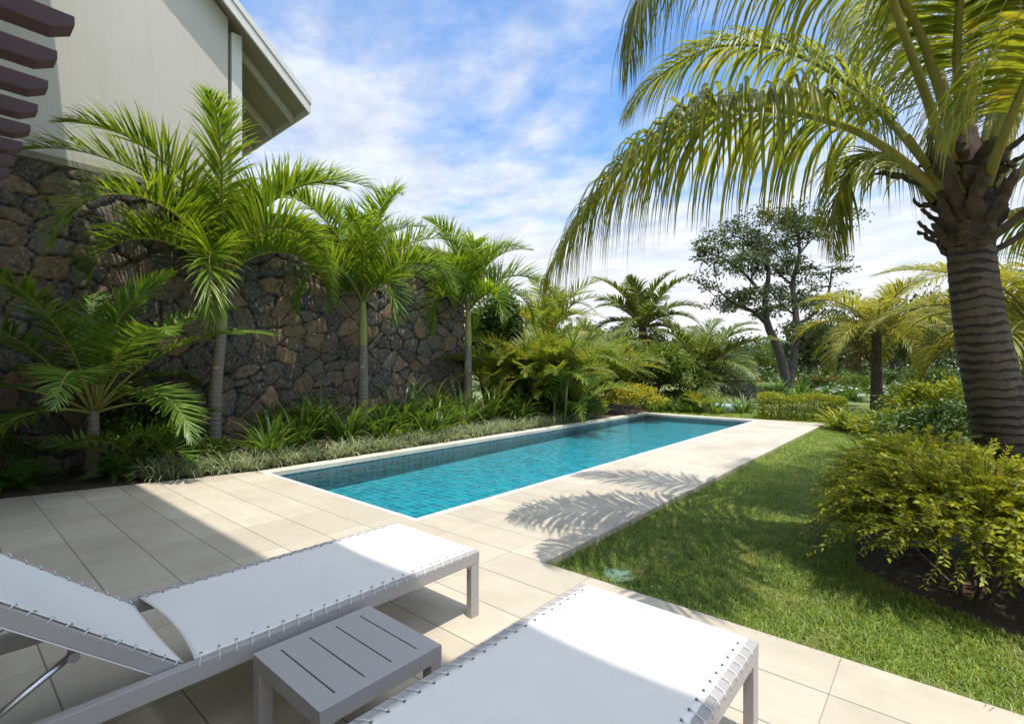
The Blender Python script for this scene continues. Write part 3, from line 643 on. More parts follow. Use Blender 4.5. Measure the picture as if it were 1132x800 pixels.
cfrond([WP(1105, 240, 4.35), WP(1150, 230, 4.8), WP(1180, 250, 5.4), WP(1190, 300, 5.8)], v0=0, leaf=.8, n=80)
cfrond([WP(1065, 180, 4.15), WP(1058, 60, 3.9), WP(1070, -60, 3.6), WP(1100, -170, 3.2), WP(1160, -260, 2.8)], v0=.1, leaf=.9, pet=.3)
cfrond([WP(1100, 215, 4.25), WP(1125, 130, 4.6), WP(1160, 60, 5.1), WP(1230, 30, 5.6), WP(1300, 70, 6.0)], v0=.2)
cfrond([WP(1075, 190, 4.4), WP(1068, 70, 4.9), WP(1075, -30, 5.5), WP(1080, -70, 6.3), WP(1080, -40, 7.2), WP(1080, 30, 7.8)], v0=.25)
cfrond([WP(1050, 190, 4.1), WP(1025, 110, 3.7), WP(990, 10, 3.3), WP(960, -90, 2.9), WP(930, -150, 2.5), WP(900, -120, 2.15)], v0=.1, leaf=.85, pet=.5, n=80)

# other palms
palm('coconut_palm', 'green coconut palm standing beyond the round shrub at the far end of the pool', WP(710, 405, 22)[:2]+(G,), 3.4, .19, .15, 20, 2.7, .75, M['cocofar'], mtrunk=M['cocobark'], n=64, w=.08, e_hi=88, e_lo=2, droop=80, hang=1.7, seg=3, rr=.05, az0=15, dry=1)
palm('coconut_palm', 'low coconut palm with pale arching fronds left of the forked tree', WP(772, 405, 20)[:2]+(G,), 1.1, .2, .17, 24, 3.3, .85, M['cocofar'], mtrunk=M['cocobark'], n=60, w=.085, e_hi=86, e_lo=12, droop=100, hang=1.8, seg=3, rr=.05, az0=70)
palm('coconut_palm', 'yellow fronded coconut palm on a short dark trunk right of the forked tree', WP(969, 405, 17)[:2]+(G,), 2.75, .17, .14, 20, 2.5, .8, M['cocoyel'], mtrunk=M['cocobark'], n=60, w=.05, e_hi=80, e_lo=-5, droop=100, hang=1.6, seg=3, rr=.045, az0=40, dry=1)
palm('coconut_palm', 'yellow green coconut palm rising right behind the big leaning trunk', WP(1150, 405, 12)[:2]+(G,), 2.5, .18, .15, 22, 3.4, 1.0, M['cocoyel'], mtrunk=M['cocobark'], n=76, w=.055, e_hi=82, e_lo=-5, droop=95, hang=2.2, seg=3, rr=.045, az0=0)
def clump(name, label, loc, nst, flen, leaf, ml, h, cat='palm', spread=.6, n=40, w=.05, group=None, nf=5, **o):
    t_ = thing(name, label, cat, loc, group); b = np.array(loc, float)
    for k in range(nst):
        a_ = k*2.4+R.uniform(0, .6); rr_ = spread*math.sqrt((k+.3)/nst); q = b+np.array([math.cos(a_)*rr_, math.sin(a_)*rr_, 0]); hh = h*R.uniform(.1, 1.05)
        top = q+np.array([math.cos(a_)*.25*hh/2, math.sin(a_)*.25*hh/2, hh]); P = spline([q, (q+top)/2, top], 8); V, F = tube(P, np.linspace(.045, .03, 8), 8); mk('cane', V, F, M['shaft'], t_, smooth=True)
        for f in range(nf):
            az = math.degrees(a_)+f*360/nf*1.1+R.normal(0, 15); e0 = R.uniform(45, 85)
            frond(t_, arc(top, az, e0, flen*R.uniform(.8, 1.15), R.uniform(60, 130), 16, bend=R.normal(0, 15)), ml, M['stem'], leaf=leaf, n=n, w=w, hang=.5, v0=.45, seg=3, rr=.015, pet=.18, twist=R.normal(0, .5), **o)
    return t_
ag = 'arching areca palms beside the far half of the pool'
clump('areca_palm', 'bushy areca palm just past the end of the stone wall', WP(562, 405, 14.3)[:2]+(-.03,), 9, 2.3, .5, M['areca'], 1.2, group=ag, nf=7)
clump('areca_palm', 'widest areca palm with yellowed arching fronds between wall end and round shrub', WP(615, 405, 13.8)[:2]+(-.03,), 10, 2.0, .46, M['areca'], 1.0, group=ag, nf=8)
clump('areca_palm', 'areca palm against the left side of the round shrub', WP(648, 405, 17)[:2]+(-.03,), 9, 2.4, .52, M['areca'], 1.3, group=ag, nf=8)
clump('areca_palm', 'tallest areca palm, its yellow tops showing above the others', WP(598, 405, 17)[:2]+(-.03,), 8, 2.6, .55, M['areca'], 2.7, group=ag, nf=7)
clump('areca_palm', 'knee high palm with yellow fronds in front of the round shrub', WP(772, 405, 17.5)[:2]+(G,), 3, 1.1, .3, M['areca'], .2, n=22)
clump('areca_palm', 'dark small palm rising above the grey shrub', WP(822, 405, 20.5)[:2]+(G,), 3, 1.3, .32, M['smallp'], .3, n=22)
clump('areca_palm', 'low feathery palm under the canopy of the small palm in the left bed', (-8.95, 2.35, -.03), 3, 1.1, .3, M['smallp'], .25, n=26)

# ---------------------------------------------------------------- broad-leaved plants
def crown_pts(n, c, r, k, spread=.28, shell=.55, flat=1.0, floor=None):
    u = unit(R.normal(size=(k, 3))); u[:, 2] = np.where(u[:, 2] < -.35, -u[:, 2], u[:, 2]); rr_ = R.uniform(shell, 1, k)[:, None]
    ctr = u*rr_; ix = R.integers(0, k, n); P = ctr[ix]+R.normal(0, spread, (n, 3))*np.array([1, 1, flat])*R.uniform(.5, 1, k)[ix][:, None]
    D = unit(u[ix]*.8+R.normal(0, .7, (n, 3))+np.array([0, 0, .25])); P = np.asarray(c)+P*np.asarray(r)
    if floor is not None: P[:, 2] = np.maximum(P[:, 2], floor+R.uniform(.0, .12, n))
    tn = np.clip(R.uniform(0, .55, n)+R.uniform(0, .5, k)[ix], 0, 1); return P, D, tn
def shrub(name, label, cat, loc, r, n, size, ml, k=60, wid=.45, group=None, spread=.2, shell=.5, stems=5, flower=None, hz_=None):
    """r = (rx, ry, height)"""
    t_ = thing(name, label, cat, loc, group); b = np.array(loc, float); hgt = r[2]
    c = b+np.array([0, 0, hgt*.52]); rad3 = (r[0]*.92, r[1]*.92, hgt*.5)
    P, D, tn = crown_pts(n, c, rad3, k, spread, shell, floor=b[2]); V, F, T = leaves(P, size, D, wid, tint=tn)
    mk('foliage', V, F, ml, t_, tint=T)
    mb_ = []
    for q in range(stems):
        a_ = q*2.4; e = c+np.array([math.cos(a_)*r[0]*.6, math.sin(a_)*r[1]*.6, hgt*.2]); C = spline([b+np.array([math.cos(a_)*.06, math.sin(a_)*.06, 0]), b*.5+e*.5+R.normal(0, .05, 3)*hgt, e], 7); mb_.append(tube(C, np.linspace(.02, .006, 7)*max(.7, hgt), 6))
    V, F, _ = join(mb_); mk('stems', V, F, M['twig'], t_, smooth=True)
    if flower:
        ms_, fn, fs = flower; P, D, tn = crown_pts(fn, c+np.array([0, 0, hgt*.08]), rad3, max(4, fn//6), .06, .95); V, F, T = leaves(P, fs, D, .6, tint=tn); tag(mk('flowers', V, F, ms_, t_, tint=T), kind='stuff')
    return t_
def sprig_bush(name, label, loc, r, ntw, ml, group=None, ls=.055, tl=.30, lean=(0, 0), per=13, stems=9, cat='bush'):
    """bush of arching twigs carrying paired leaves"""
    t_ = thing(name, label, cat, loc, group); b = np.array(loc, float); hgt = r[2]; LV = []; tw = []
    for k in range(ntw):
        u = unit(R.normal(size=3)); u[2] = abs(u[2])*1.0-.12; u = unit(u); q = R.uniform(.35, 1)**.5
        st_ = b+np.array([u[0]*r[0]*q, u[1]*r[1]*q, hgt*(.47+.42*u[2]*q)]); dr = unit(u*np.array([1, 1, .5])+np.array([0, 0, .35])+R.normal(0, .3, 3))
        ln = tl*R.uniform(.6, 1.25); s = np.linspace(0, 1, per)[:, None]; C = st_+dr*ln*s+np.array([0, 0, -1])*ln*.35*s**2
        tw.append(tube(C[::3], .0022, 4)); T = unit(np.gradient(C, axis=0)); sd = unit(np.cross(T, [0.05, .02, 1])); sg = np.where(np.arange(per) % 2 == 0, 1, -1)[:, None]
        D = unit(T*.75+sd*sg*.8+np.array([0, 0, .15])+R.normal(0, .22, (per, 3))); f = .35+.65*np.linspace(0, 1, per)
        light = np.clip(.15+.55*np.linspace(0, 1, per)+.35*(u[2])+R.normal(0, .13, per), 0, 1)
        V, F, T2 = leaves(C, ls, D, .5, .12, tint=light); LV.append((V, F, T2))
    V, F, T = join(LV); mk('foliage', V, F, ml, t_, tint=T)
    for q in range(stems):
        a_ = q*2.4+.5; e = b+np.array([math.cos(a_)*r[0]*R.uniform(.45, .8), math.sin(a_)*r[1]*R.uniform(.45, .8), hgt*R.uniform(.45, .7)])
        C = spline([b+np.array([math.cos(a_)*.07, math.sin(a_)*.07, -.01]), (b+e)/2+R.normal(0, .04, 3)-np.array([0, 0, .03]), e], 8); tw.append(tube(C, np.linspace(.014, .005, 8), 6))
    V, F, _ = join(tw); mk('branches', V, F, M['twig'], t_, smooth=True); return t_
bg_ = 'golden green bushes round the foot of the big coconut palm'
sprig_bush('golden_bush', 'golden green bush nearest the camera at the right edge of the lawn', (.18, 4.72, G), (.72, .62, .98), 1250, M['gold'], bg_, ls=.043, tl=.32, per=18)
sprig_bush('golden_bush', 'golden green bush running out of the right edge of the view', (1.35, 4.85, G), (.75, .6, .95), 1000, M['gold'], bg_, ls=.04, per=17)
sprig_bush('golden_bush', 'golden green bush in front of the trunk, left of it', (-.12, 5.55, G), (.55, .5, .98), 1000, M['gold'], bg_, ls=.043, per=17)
def straps(name, label, loc, n, ln, w, ml, e=(55, 88), droop=(50, 120), group=None, cat='plant', rad_=.08, stuff=None, parent_list=None, seg=7):
    out = []
    locs = loc if isinstance(loc, list) else [loc]
    for b in locs:
        b = np.array(b, float)
        for k in range(n):
            az = R.uniform(0, 360); a_ = math.radians(az); q = b+np.array([math.cos(a_), math.sin(a_), 0])*R.uniform(0, rad_)
            C = arc(q, az, R.uniform(*e), ln*R.uniform(.6, 1.15), R.uniform(*droop), seg+1, 1.4, R.normal(0, 25)); T = unit(np.gradient(C, axis=0)); sd = unit(np.cross(T, [0.01, .02, 1])); nr = np.cross(sd, T)
            ww = (w*.5*np.interp(np.linspace(0, 1, seg+1), [0, .3, .7, 1], [.6, 1, .8, .06]))[:, None]
            V = np.stack([C-sd*ww+nr*ww*.4, C, C+sd*ww+nr*ww*.4], 1).reshape(-1, 3); i = np.arange(seg)[:, None]*3; F = np.concatenate([i+np.array([[0, 1, 4, 3]]), i+np.array([[1, 2, 5, 4]])]); out.append((V, F, np.full(len(V), R.uniform(0, 1))))
    V, F, T = join(out)
    if stuff: return tag(mk(name, V, F, ml, tint=T), label, cat, kind='stuff')
    o = mk(name, V, F, ml, tint=T, loc=tuple(locs[0])); return tag(o, label, cat, group)
# variegated edging along the bed
loc = []
for y in np.arange(2.0, 13.0, .17):
    xe = np.interp(y, [.5, 3.1, 3.3, 15], [-8.1, -7.55, -7.5, -7.5])
    loc.append((xe-.16+R.normal(0, .03), y+R.normal(0, .04), -.03)); 
    if R.uniform() < .8: loc.append((xe-.42+R.normal(0, .06), y+R.normal(0, .06), -.03))
    if y < 4.5 or R.uniform() < .4: loc.append((xe-.72+R.normal(0, .08), y+R.normal(0, .06), -.03))
straps('edging_grass', 'variegated cream and green strappy ground cover along the pool edge of the bed', loc, 46, .42, .013, M['vari'], (35, 85), (60, 130), stuff=True, rad_=.1, cat='ground cover')
sg_ = 'dark green strap leaved plants along the foot of the stone wall'
for i_, (x, y, s, lab) in enumerate([(-8.55, 4.25, .75, 'strap leaved plant left of the red brown leaf by the stone wall'), (-8.4, 5.05, .85, 'strap leaved plant holding the red brown leaf by the stone wall'),
        (-8.6, 6.5, .95, 'strap leaved plant just right of the middle palm trunk'), (-8.3, 7.2, .85, 'strap leaved plant between the middle and far slender palms'), (-8.5, 8.2, .9, 'strap leaved plant left of the far slender palm trunk'),
        (-8.2, 5.75, .7, 'strap leaved plant in front of the middle palm trunk'), (-8.3, 9.9, .8, 'strap leaved plant under the first areca palm'), (-8.0, 11.3, .8, 'strap leaved plant under the widest areca palm'), (-7.9, 12.5, .7, 'strap leaved plant left of the yellow bush')]):
    straps('strap_plant', lab, (x, y, -.03), 70, s*1.45, .05, M['strap'], (45, 88), (40, 115), sg_, rad_=.16)
for (x, y, q, lab) in [(-8.1, 3.55, .62, 'strap leaved plant right of the nearest slender palm trunk'), (-8.9, 4.8, 1.0, 'tall strap leaved plant close to the wall behind the red brown leaf'), (-8.95, 7.6, 1.05, 'tall strap leaved plant close to the wall between middle and far slender palms'), (-8.0, 6.6, .6, 'short strap leaved plant in the edging right of the middle palm trunk'), (-8.7, 9.2, .9, 'strap leaved plant touching the far slender palm trunk')]:
    straps('strap_plant', lab, (x, y, -.03), 64, q*1.4, .05, M['strap'], (50, 88), (30, 100), sg_, rad_=.2)
for (x, y, r_, ml, lab) in [(-9.4, 4.3, (.4, .55, .75), 'green', 'leafy green shrub at the wall between the first two slender palms'), (-9.45, 7.1, (.4, .6, .65), 'dark', 'dark leafy shrub at the wall between the last two slender palms'), (-8.3, 2.75, (.3, .35, .42), 'green', 'small leafy shrub in the bed left of the nearest slender palm trunk')]:
    shrub('wall_shrub', lab, 'shrub', (x, y, -.03), r_, 1300, .08, M[ml], 36, .45)
straps('fallen_leaf', 'red brown dry leaf lying across the plants by the pool corner', (-8.0, 4.55, .18), 2, .55, .07, M['dry'], (12, 20), (10, 20), cat='leaf', rad_=.03)
# feathery ferns at the left
def fern(lab, loc, s, n=26):
    b = np.array(loc, float); out = []; st_ = []
    for k in range(n):
        az = k*137.5; C = arc(b, az, R.uniform(30, 80), s*R.uniform(.7, 1.1), R.uniform(60, 110), 12); (V, F, T), (rv, rf) = frond_geo(C, leaf=.11, n=26, w=.016, hang=.2, seg=2, v0=.2, rr=.003, pet=.1); out.append((V, F, T)); out.append((rv, rf, np.full(len(rv), .2)))
    V, F, T = join(out); return tag(mk('fern', V, F, M['fern'], tint=T, loc=loc), lab, 'fern', 'feathery ferns in the left bed')
fern('light green feathery fern cut by the left edge of the view', (-8.75, .75, -.03), .6, 40)
fern('light green feathery fern at the foot of the small palm', (-8.55, 1.75, -.03), .62, 40)
fern('darker fern between the small palm and the nearest slender palm', (-9.1, 2.5, -.03), .75, 34)
shrub('leafy_shrub', 'dark broad leaved shrub against the wall beside the small palm', 'shrub', (-9.35, 2.3, -.03), (.6, .75, 1.15), 1500, .13, M['dark'], 40, .4)
shrub('leafy_shrub', 'low dark shrub at the wall behind the leftmost fern', 'shrub', (-9.4, .6, -.03), (.45, .6, .6), 700, .1, M['dark'], 25, .4)
# beyond the wall
def at(px, Z, z=G): p_ = WP(px, 405, Z); return (p_[0], p_[1], z)
shrub('climber_column', 'dark green leafy climber mass behind the far slender palm', 'shrub', at(548, 15.5), (.95, .95, 3.8), 15000, .12, M['dark'], 90, .5, spread=.16)
shrub('round_shrub', 'large rounded light green shrub beyond the far left pool corner', 'shrub', at(718, 19), (2.1, 1.9, 2.45), 26000, .15, M['green'], 170, .5, spread=.13)
shrub('yellow_bush', 'low bright yellow bush at the far left corner of the pool', 'bush', at(697, 15.7), (1.15, .7, 1.0), 5200, .08, M['yellow'], 70, .5, spread=.14)
shrub('yellow_bush', 'yellow bush half hidden behind the areca palms by the pool', 'bush', at(655, 14.9), (.5, .5, .6), 1500, .08, M['lime'], 30, .5)
for (px, Z, r_, lab) in ((568, 13.6, (.7, .6, .8), 'low dark shrub under the bushy areca palm at the wall end'), (600, 13.9, (.8, .6, .9), 'low dark shrub under the left side of the widest areca palm'), (632, 14.4, (.8, .6, .9), 'low dark shrub under the right side of the widest areca palm'), (668, 17.0, (.9, .7, 1.2), 'dark shrub between the areca palms and the round shrub'), (750, 18.0, (.9, .6, .7), 'low dark shrub at the right foot of the round shrub')):
    shrub('understorey_shrub', lab, 'shrub', at(px, Z), r_, 4200, .10, M['dark'], 60, .4, group='low dark shrubs under the areca palms')
def hedge(name, label, a, b, w, h, n, size, ml, k=140, z=G):
    a = np.array(a[:2]); b = np.array(b[:2]); d_ = b-a; ln = np.linalg.norm(d_); d_ /= ln; p_ = np.array([-d_[1], d_[0]])
    t_ = thing(name, label, 'hedge', tuple((a+b)/2)+(z,))
    u = R.uniform(0, ln, n); s_ = R.uniform(0, 1, n); side = R.choice([0, 1, 2, 3], n, p=[.3, .15, .5, .05])
    lx = np.where(side == 0, -w/2, np.where(side == 1, w/2, R.uniform(-w/2, w/2, n))); lz = np.where(side >= 2, h, h*s_)
    bumpy = .05*np.sin(u*5.1)+.04*np.sin(u*11+lx*7); lz = np.maximum(.02, lz+np.where(side >= 2, bumpy, 0)+R.normal(0, .035, n)); lx = lx+R.normal(0, .04, n)+.04*np.sin(u*6)
    P = np.stack([a[0]+d_[0]*u+p_[0]*lx, a[1]+d_[1]*u+p_[1]*lx, z+lz], 1); D = unit(R.normal(0, .8, (n, 3))+np.array([0, 0, .6])+np.stack([p_[0]*np.sign(lx), p_[1]*np.sign(lx), 0*lx], 1)*.5)
    V, F, T = leaves(P, size, D, .5, tint=np.clip(R.uniform(0, .8, n)+.2*(side >= 2), 0, 1)); mk('foliage', V, F, ml, t_, tint=T)
    mb_ = [tube(np.array([[a[0]+d_[0]*q, a[1]+d_[1]*q, z], [a[0]+d_[0]*q+.05, a[1]+d_[1]*q, z+h*.5], [a[0]+d_[0]*q-.03, a[1]+d_[1]*q+.05, z+h*.9]]), [.02, .014, .005], 5) for q in np.arange(.1, ln, .22)]
    V, F, _ = join(mb_); mk('stems', V, F, M['twig'], t_); return t_
hedge('clipped_hedge', 'clipped lime green hedge at the far right corner of the deck', at(838, 15.3), at(935, 14.3), .95, .66, 9000, .07, M['lime'])
for i_, (px, Z, s, lab) in enumerate([(728, 17.0, .5, 'leftmost dark strap plant on the far side of the pool'), (748, 17.2, .5, 'second dark strap plant on the far side of the pool'), (768, 16.9, .5, 'third dark strap plant on the far side of the pool'), (790, 16.6, .45, 'fourth dark strap plant on the far side of the pool'), (822, 16.7, .6, 'pale tipped strap plant in front of the grey shrub')]):
    straps('strap_plant', lab, at(px, Z), 44, s*1.3, .05, M['strap'], (45, 88), (40, 110), 'strap plants beyond the far end of the pool', rad_=.3)
shrub('grey_shrub', 'low grey leaved shrub on the lawn beyond the pool', 'shrub', at(812, 19), (1.35, .9, .95), 4500, .07, M['silver'], 70, .35)
for px, Z, lab in ((930, 12.4, 'bright green strap clump at the right end of the lime hedge'), (948, 11.8, 'bright green strap clump on the lawn edge in front of the lime hedge'), (972, 12.3, 'bright green strap clump left of the leafy mixed shrubs')):
    straps('strap_clump', lab, at(px, Z), 90, .72, .055, M['lime'] if px != 948 else M['green'], (45, 88), (50, 110), 'bright strap clumps by the lawn edge', rad_=.22)
for px, Z, r, sz, ml, lab, nn_ in ((985, 10.6, (.7, .6, .55), .11, 'lime', 'low lime green leafy shrub on the lawn edge', 2600), (1010, 9.4, (.8, .7, .7), .11, 'green', 'mid green leafy shrub left of the big trunk', 3200),
        (1000, 8.0, (.6, .5, .45), .10, 'lime', 'low lime shrub just behind the golden bushes', 2000), (1040, 8.2, (.7, .7, .95), .10, 'dark', 'dark leafy shrub close behind the big trunk', 2600), (1035, 11.5, (.9, .8, 1.25), .13, 'lime', 'tallest lime leaved shrub behind the big trunk', 3000),
        (1120, 8.5, (.8, .8, 1.3), .12, 'green', 'green shrub seen right of the big trunk', 2600), (1010, 13.5, (.8, .7, .9), .14, 'green', 'light green shrub behind the lime shrubs', 2800), (1150, 10.5, (1.2, 1, 1.6), .13, 'dark', 'tall dark shrub at the right edge behind the trunk', 2600)):
    shrub('leafy_shrub', lab, 'shrub', at(px, Z), r, nn_, sz, M[ml], 50, .42)
for px, Z, r, ml, fl, lab in ((905, 24, (1.2, 1.0, 1.1), 'dark', ('orange', 90, .16), 'dark shrub with orange tips right of the forked tree'), (925, 20.5, (.9, .8, .7), 'fern', ('white', 160, .14), 'white flowered low shrub before the yellow palm'), (945, 23, (1.1, 1, 1.2), 'green', None, 'green shrub left of the yellow palm trunk'),
        (1000, 19, (1.0, .8, .8), 'green', ('white', 140, .13), 'green shrub with white flowers right of the yellow palm trunk'), (1030, 21, (1.3, 1, 1.5), 'dark', None, 'dark shrub right of the yellow palm'), (850, 22, (.8, .7, .7), 'dark', None, 'dark spiky shrub left of the forked trunk')):
    shrub('garden_shrub', lab, 'shrub', at(px, Z), r, 3000, .13, M[ml], 50, .4, flower=(M[fl[0]], fl[1], fl[2]) if fl else None)
for px, Z, lab in ((858, 23.5, 'spiky agave left of the foot of the forked tree'), (885, 23, 'spiky agave right of the foot of the forked tree')):
    straps('agave', lab, at(px, Z), 40, 1.1, .13, M['fern'], (15, 85), (0, 40), 'agaves by the forked tree', 'agave', rad_=.12)

# forked tree
tt = thing('forked_tree', 'tall forked tree with open layered dark canopy beyond the garden', 'tree', at(870, 27))
def seg_path(pts, r0, r1, n=14): return spline(pts, n), np.linspace(r0, r1, n)
TZ = 27
def TP(px, py, dz=0): return np.array(WP(px, py, TZ+dz))
main = [([(872, 440, 0), (868, 415, 0), (860, 385, 0), (848, 358, -.3), (846, 330, -.6), (850, 300, -.8), (843, 272, -.8)], .30, .07),
        ([(872, 425, 0), (878, 390, .2), (880, 350, .4), (876, 315, .6), (884, 280, .8), (880, 250, 1)], .24, .06),
        ([(848, 358, -.3), (832, 344, -.8), (812, 336, -1.2), (795, 322, -1.6)], .13, .04), ([(846, 330, -.6), (828, 308, -1), (808, 290, -1.5), (785, 280, -1.8)], .10, .03),
        ([(850, 300, -.8), (832, 275, -.2), (815, 262, .4), (790, 268, .8)], .08, .025), ([(879, 360, .3), (896, 350, .8), (915, 325, 1), (920, 295, 1.2)], .14, .04),
        ([(876, 315, .6), (858, 300, 1.2), (848, 285, 1.7)], .07, .025), ([(880, 385, .2), (900, 375, -.6), (915, 362, -1.2)], .08, .03),
        ([(884, 280, .8), (900, 262, 1.3), (915, 250, 1.6)], .06, .02), ([(843, 272, -.8), (852, 255, -1), (866, 244, -1.2)], .05, .02), ([(880, 350, .4), (866, 338, 1), (858, 330, 1.6)], .07, .03)]
br = []; tips = []
for pts, r0, r1 in main:
    C = np.array([TP(*p_) for p_ in pts]); q, r_ = seg_path(C, r0, r1); br.append(tube(q, r_, 8)); 
    for s in ((4, 6, 8, 10, 12, 13) if r0 < .2 else (9, 11, 12, 13)): 
        for rep in range(3):
            b0 = q[s]; dr = unit(R.normal(size=3)*np.array([1, 1, .45])+np.array([0, 0, .35])); ln = R.uniform(.6, 1.6); e = b0+dr*ln; mid = (b0+e)/2+R.normal(0, .12, 3)
            br.append(tube(spline([b0, mid, e], 6), np.linspace(min(.035, r_[s]*.6), .01, 6), 5)); tips += [e, mid*.4+e*.6]
            for r2 in range(2): e2 = e+unit(R.normal(size=3)*np.array([1, 1, .4]))*R.uniform(.3, .7); br.append(tube(np.array([e, (e+e2)/2+R.normal(0, .04, 3), e2]), [.012, .009, .005], 4)); tips.append(e2)
V, F, _ = join(br); mk('trunk', V, F, M['treebark'], tt, smooth=True)
tips = np.array(tips); tips = tips[tips[:, 2] > 3.2]; ix = R.integers(0, len(tips), 17000); P = tips[ix]+R.normal(0, 1, (len(ix), 3))*np.array([.22, .22, .09]); D = unit(R.normal(size=P.shape)+np.array([0, 0, .2]))
V, F, T = leaves(P, .17, D, .55, tint=np.clip(R.uniform(0, .7, len(P))+R.uniform(0, .3, len(tips))[ix], 0, 1)); mk('crown', V, F, M['tree'], tt, tint=T)
# distant trees
def ftree(label, px, Z, h, r, ml='tree', n=5200, name='distant_tree', size=.42):
    b = np.array(at(px, Z)); t_ = thing(name, label, 'tree', tuple(b), 'trees along the far side of the lawn')
    V, F = tube(spline([b, b+np.array([.1, .1, h*.35]), b+np.array([0, 0, h*.7])], 8), np.linspace(.22, .07, 8), 8); mk('trunk', V, F, M['treebark'], t_, smooth=True)
    P, D, tn = crown_pts(n, b+np.array([0, 0, h*.55]), (r, r, h*.48), 42, .2, .35, floor=b[2]+.2); V, F, T = leaves(P, size, D, .5, tint=tn); mk('crown', V, F, M[ml], t_, tint=T)
for a_ in [('distant rounded tree directly left of the low coconut palm', 735, 60, 4.5, 5.5), ('distant tree behind the low coconut palm', 795, 62, 4.8, 6), ('distant tree left of the forked trunk', 840, 66, 4.2, 6, 'green'),
        ('small dark tree close behind the forked trunk', 893, 38, 4.4, 2.6), ('distant dark tree left of the yellow palm', 925, 52, 5.8, 5.5), ('distant dark tree right behind the yellow palm crown', 985, 48, 6.5, 5.5), ('distant tree just left of the big leaning trunk', 1035, 42, 7.5, 5.5),
        ('distant tree right of the big leaning trunk', 1125, 36, 6.5, 5), ('distant green tree behind the areca palms', 640, 45, 5.2, 4.5, 'green'), ('distant tree behind the wall end', 560, 40, 4.6, 4.5, 'green'), ('distant tree seen between far palm and round shrub', 690, 55, 5.0, 5)]:
    ftree(*a_)
def far_wood():
    n = 26000; u = R.uniform(0, 1, n); px = 380+u*1100; Z = R.uniform(92, 104, n); top = 4.6+1.2*np.sin(px*.031)+.9*np.sin(px*.083+1)+.5*np.sin(px*.21); z = G+R.uniform(0, 1, n)**.7*top
    P = np.stack([WP(a_, 405, b_)[:2]+(c_,) for a_, b_, c_ in zip(px, Z, z)]); D = unit(R.normal(size=(n, 3))+np.array([0, 0, .2])); V, F, T = leaves(P, 1.0, D, .55, tint=np.clip(R.uniform(0, 1, n)*.6+.25*np.sin(px*.05)+.2, 0, 1))
    tag(mk('far_wood', V, F, M['tree'], tint=T), 'far off dark line of woodland along the horizon', 'woodland', kind='stuff')
far_wood()
for k, (px, Z, r) in enumerate([(760, 55, 3.2), (800, 50, 3), (830, 46, 2.4), (915, 44, 2.6), (955, 40, 2.2), (1000, 36, 2.4)]):
    shrub('lawn_shrub', ['low shrub on the far lawn at its left end', 'low shrub on the far lawn behind the low coconut palm', 'low shrub on the far lawn beside the forked trunk', 'low shrub on the far lawn right of the forked tree', 'low shrub on the far lawn behind the yellow palm trunk', 'low shrub on the far lawn right of the yellow palm trunk'][k], 'shrub', at(px, Z), (r, r, 1.2), 1600, .3, M['dark'], 30, .5, group='low shrubs across the far lawn', stems=3)
mb = MB(); c_ = at(822, 48); mb.tube([(c_[0]-5+k*1.1, c_[1]-2.5+k*.7+.3*math.sin(k), G+.28) for k in range(10)], .26, 6); tag(mb.build('terracotta_border', plain('terracotta', (.28, .12, .07), (.36, .17, .1)), loc=tuple(c_)), 'low red brown border on the far lawn left of the forked tree', 'border')
# small pale blue round cover by the grey shrub
c_ = at(800, 17.6); mb = MB(); th = np.linspace(0, 2*np.pi, 24, endpoint=False)
mb.prism([(c_[0]+.75*math.cos(a), c_[1]+.55*math.sin(a), G) for a in th], (0, 0, .26)); tag(mb.build('blue_basin', plain('pale_blue_paint', (.30, .42, .44), (.38, .5, .52)), bevel=.08, loc=tuple(c_)), 'low pale blue rounded basin in front of the grey shrub', 'basin')

# ---------------------------------------------------------------- drain cover in the lawn
m_ = plain('green_plastic', (.10, .18, .13), (.15, .24, .18), 14, .85); dc = thing('valve_cover', 'round pale green plastic valve cover set in the lawn corner', 'cover', (-1.84, 3.38, G))
th = np.linspace(0, 2*np.pi, 28, endpoint=False)
mb = MB(); mb.prism([(-1.84+.125*math.cos(a), 3.38+.125*math.sin(a), G) for a in th], (0, 0, .026)); mb.build('lid', m_, dc, bevel=.006)
mb = MB()
for k in (-1, 1): mb.box((-1.84+k*.05-.012, 3.37, G+.026), (-1.84+k*.05+.012, 3.39, G+.032))
mb.build('lug', m_, dc)

# ---------------------------------------------------------------- side table
tx0, tx1, ty0, ty1, tz = -2.075, -1.555, .84, 1.37, .36
tb = thing('side_table', 'square grey metal side table with slotted top between the two loungers', 'table', ((tx0+tx1)/2, (ty0+ty1)/2, 0))
mb = MB(); gy = [ty0+.085+k*.12 for k in range(4)]; gw = .0035; mx = .055
mb.box((tx0+.004, ty0+.004, tz-.06), (tx1-.004, ty1-.004, tz-.0065))
mb.box((tx0, ty0, tz-.06), (tx0+mx, ty1, tz)); mb.box((tx1-mx, ty0, tz-.0602), (tx1, ty1, tz))
ys = [ty0]+[q for g_ in gy for q in (g_-gw, g_+gw)]+[ty1]
for q in range(0, len(ys), 2): mb.box((tx0+mx, ys[q], tz-.0598), (tx1-mx, ys[q+1], tz))
mb.build('tabletop', M['table'], tb)
mb = MB()
for g_ in gy: mb.box((tx0+mx, g_-gw, tz-.0064), (tx1-mx, g_+gw, tz-.0052))
mb.build('groove', M['groove'], tb)
for (x, y) in ((tx0, ty0), (tx1-.055, ty0), (tx0, ty1-.055), (tx1-.055, ty1-.055)):
    mb = MB(); mb.box((x+.0005, y+.0005, .0), (x+.0545, y+.0545, tz-.0605)); mb.build('leg', M['table'], tb, bevel=.003)

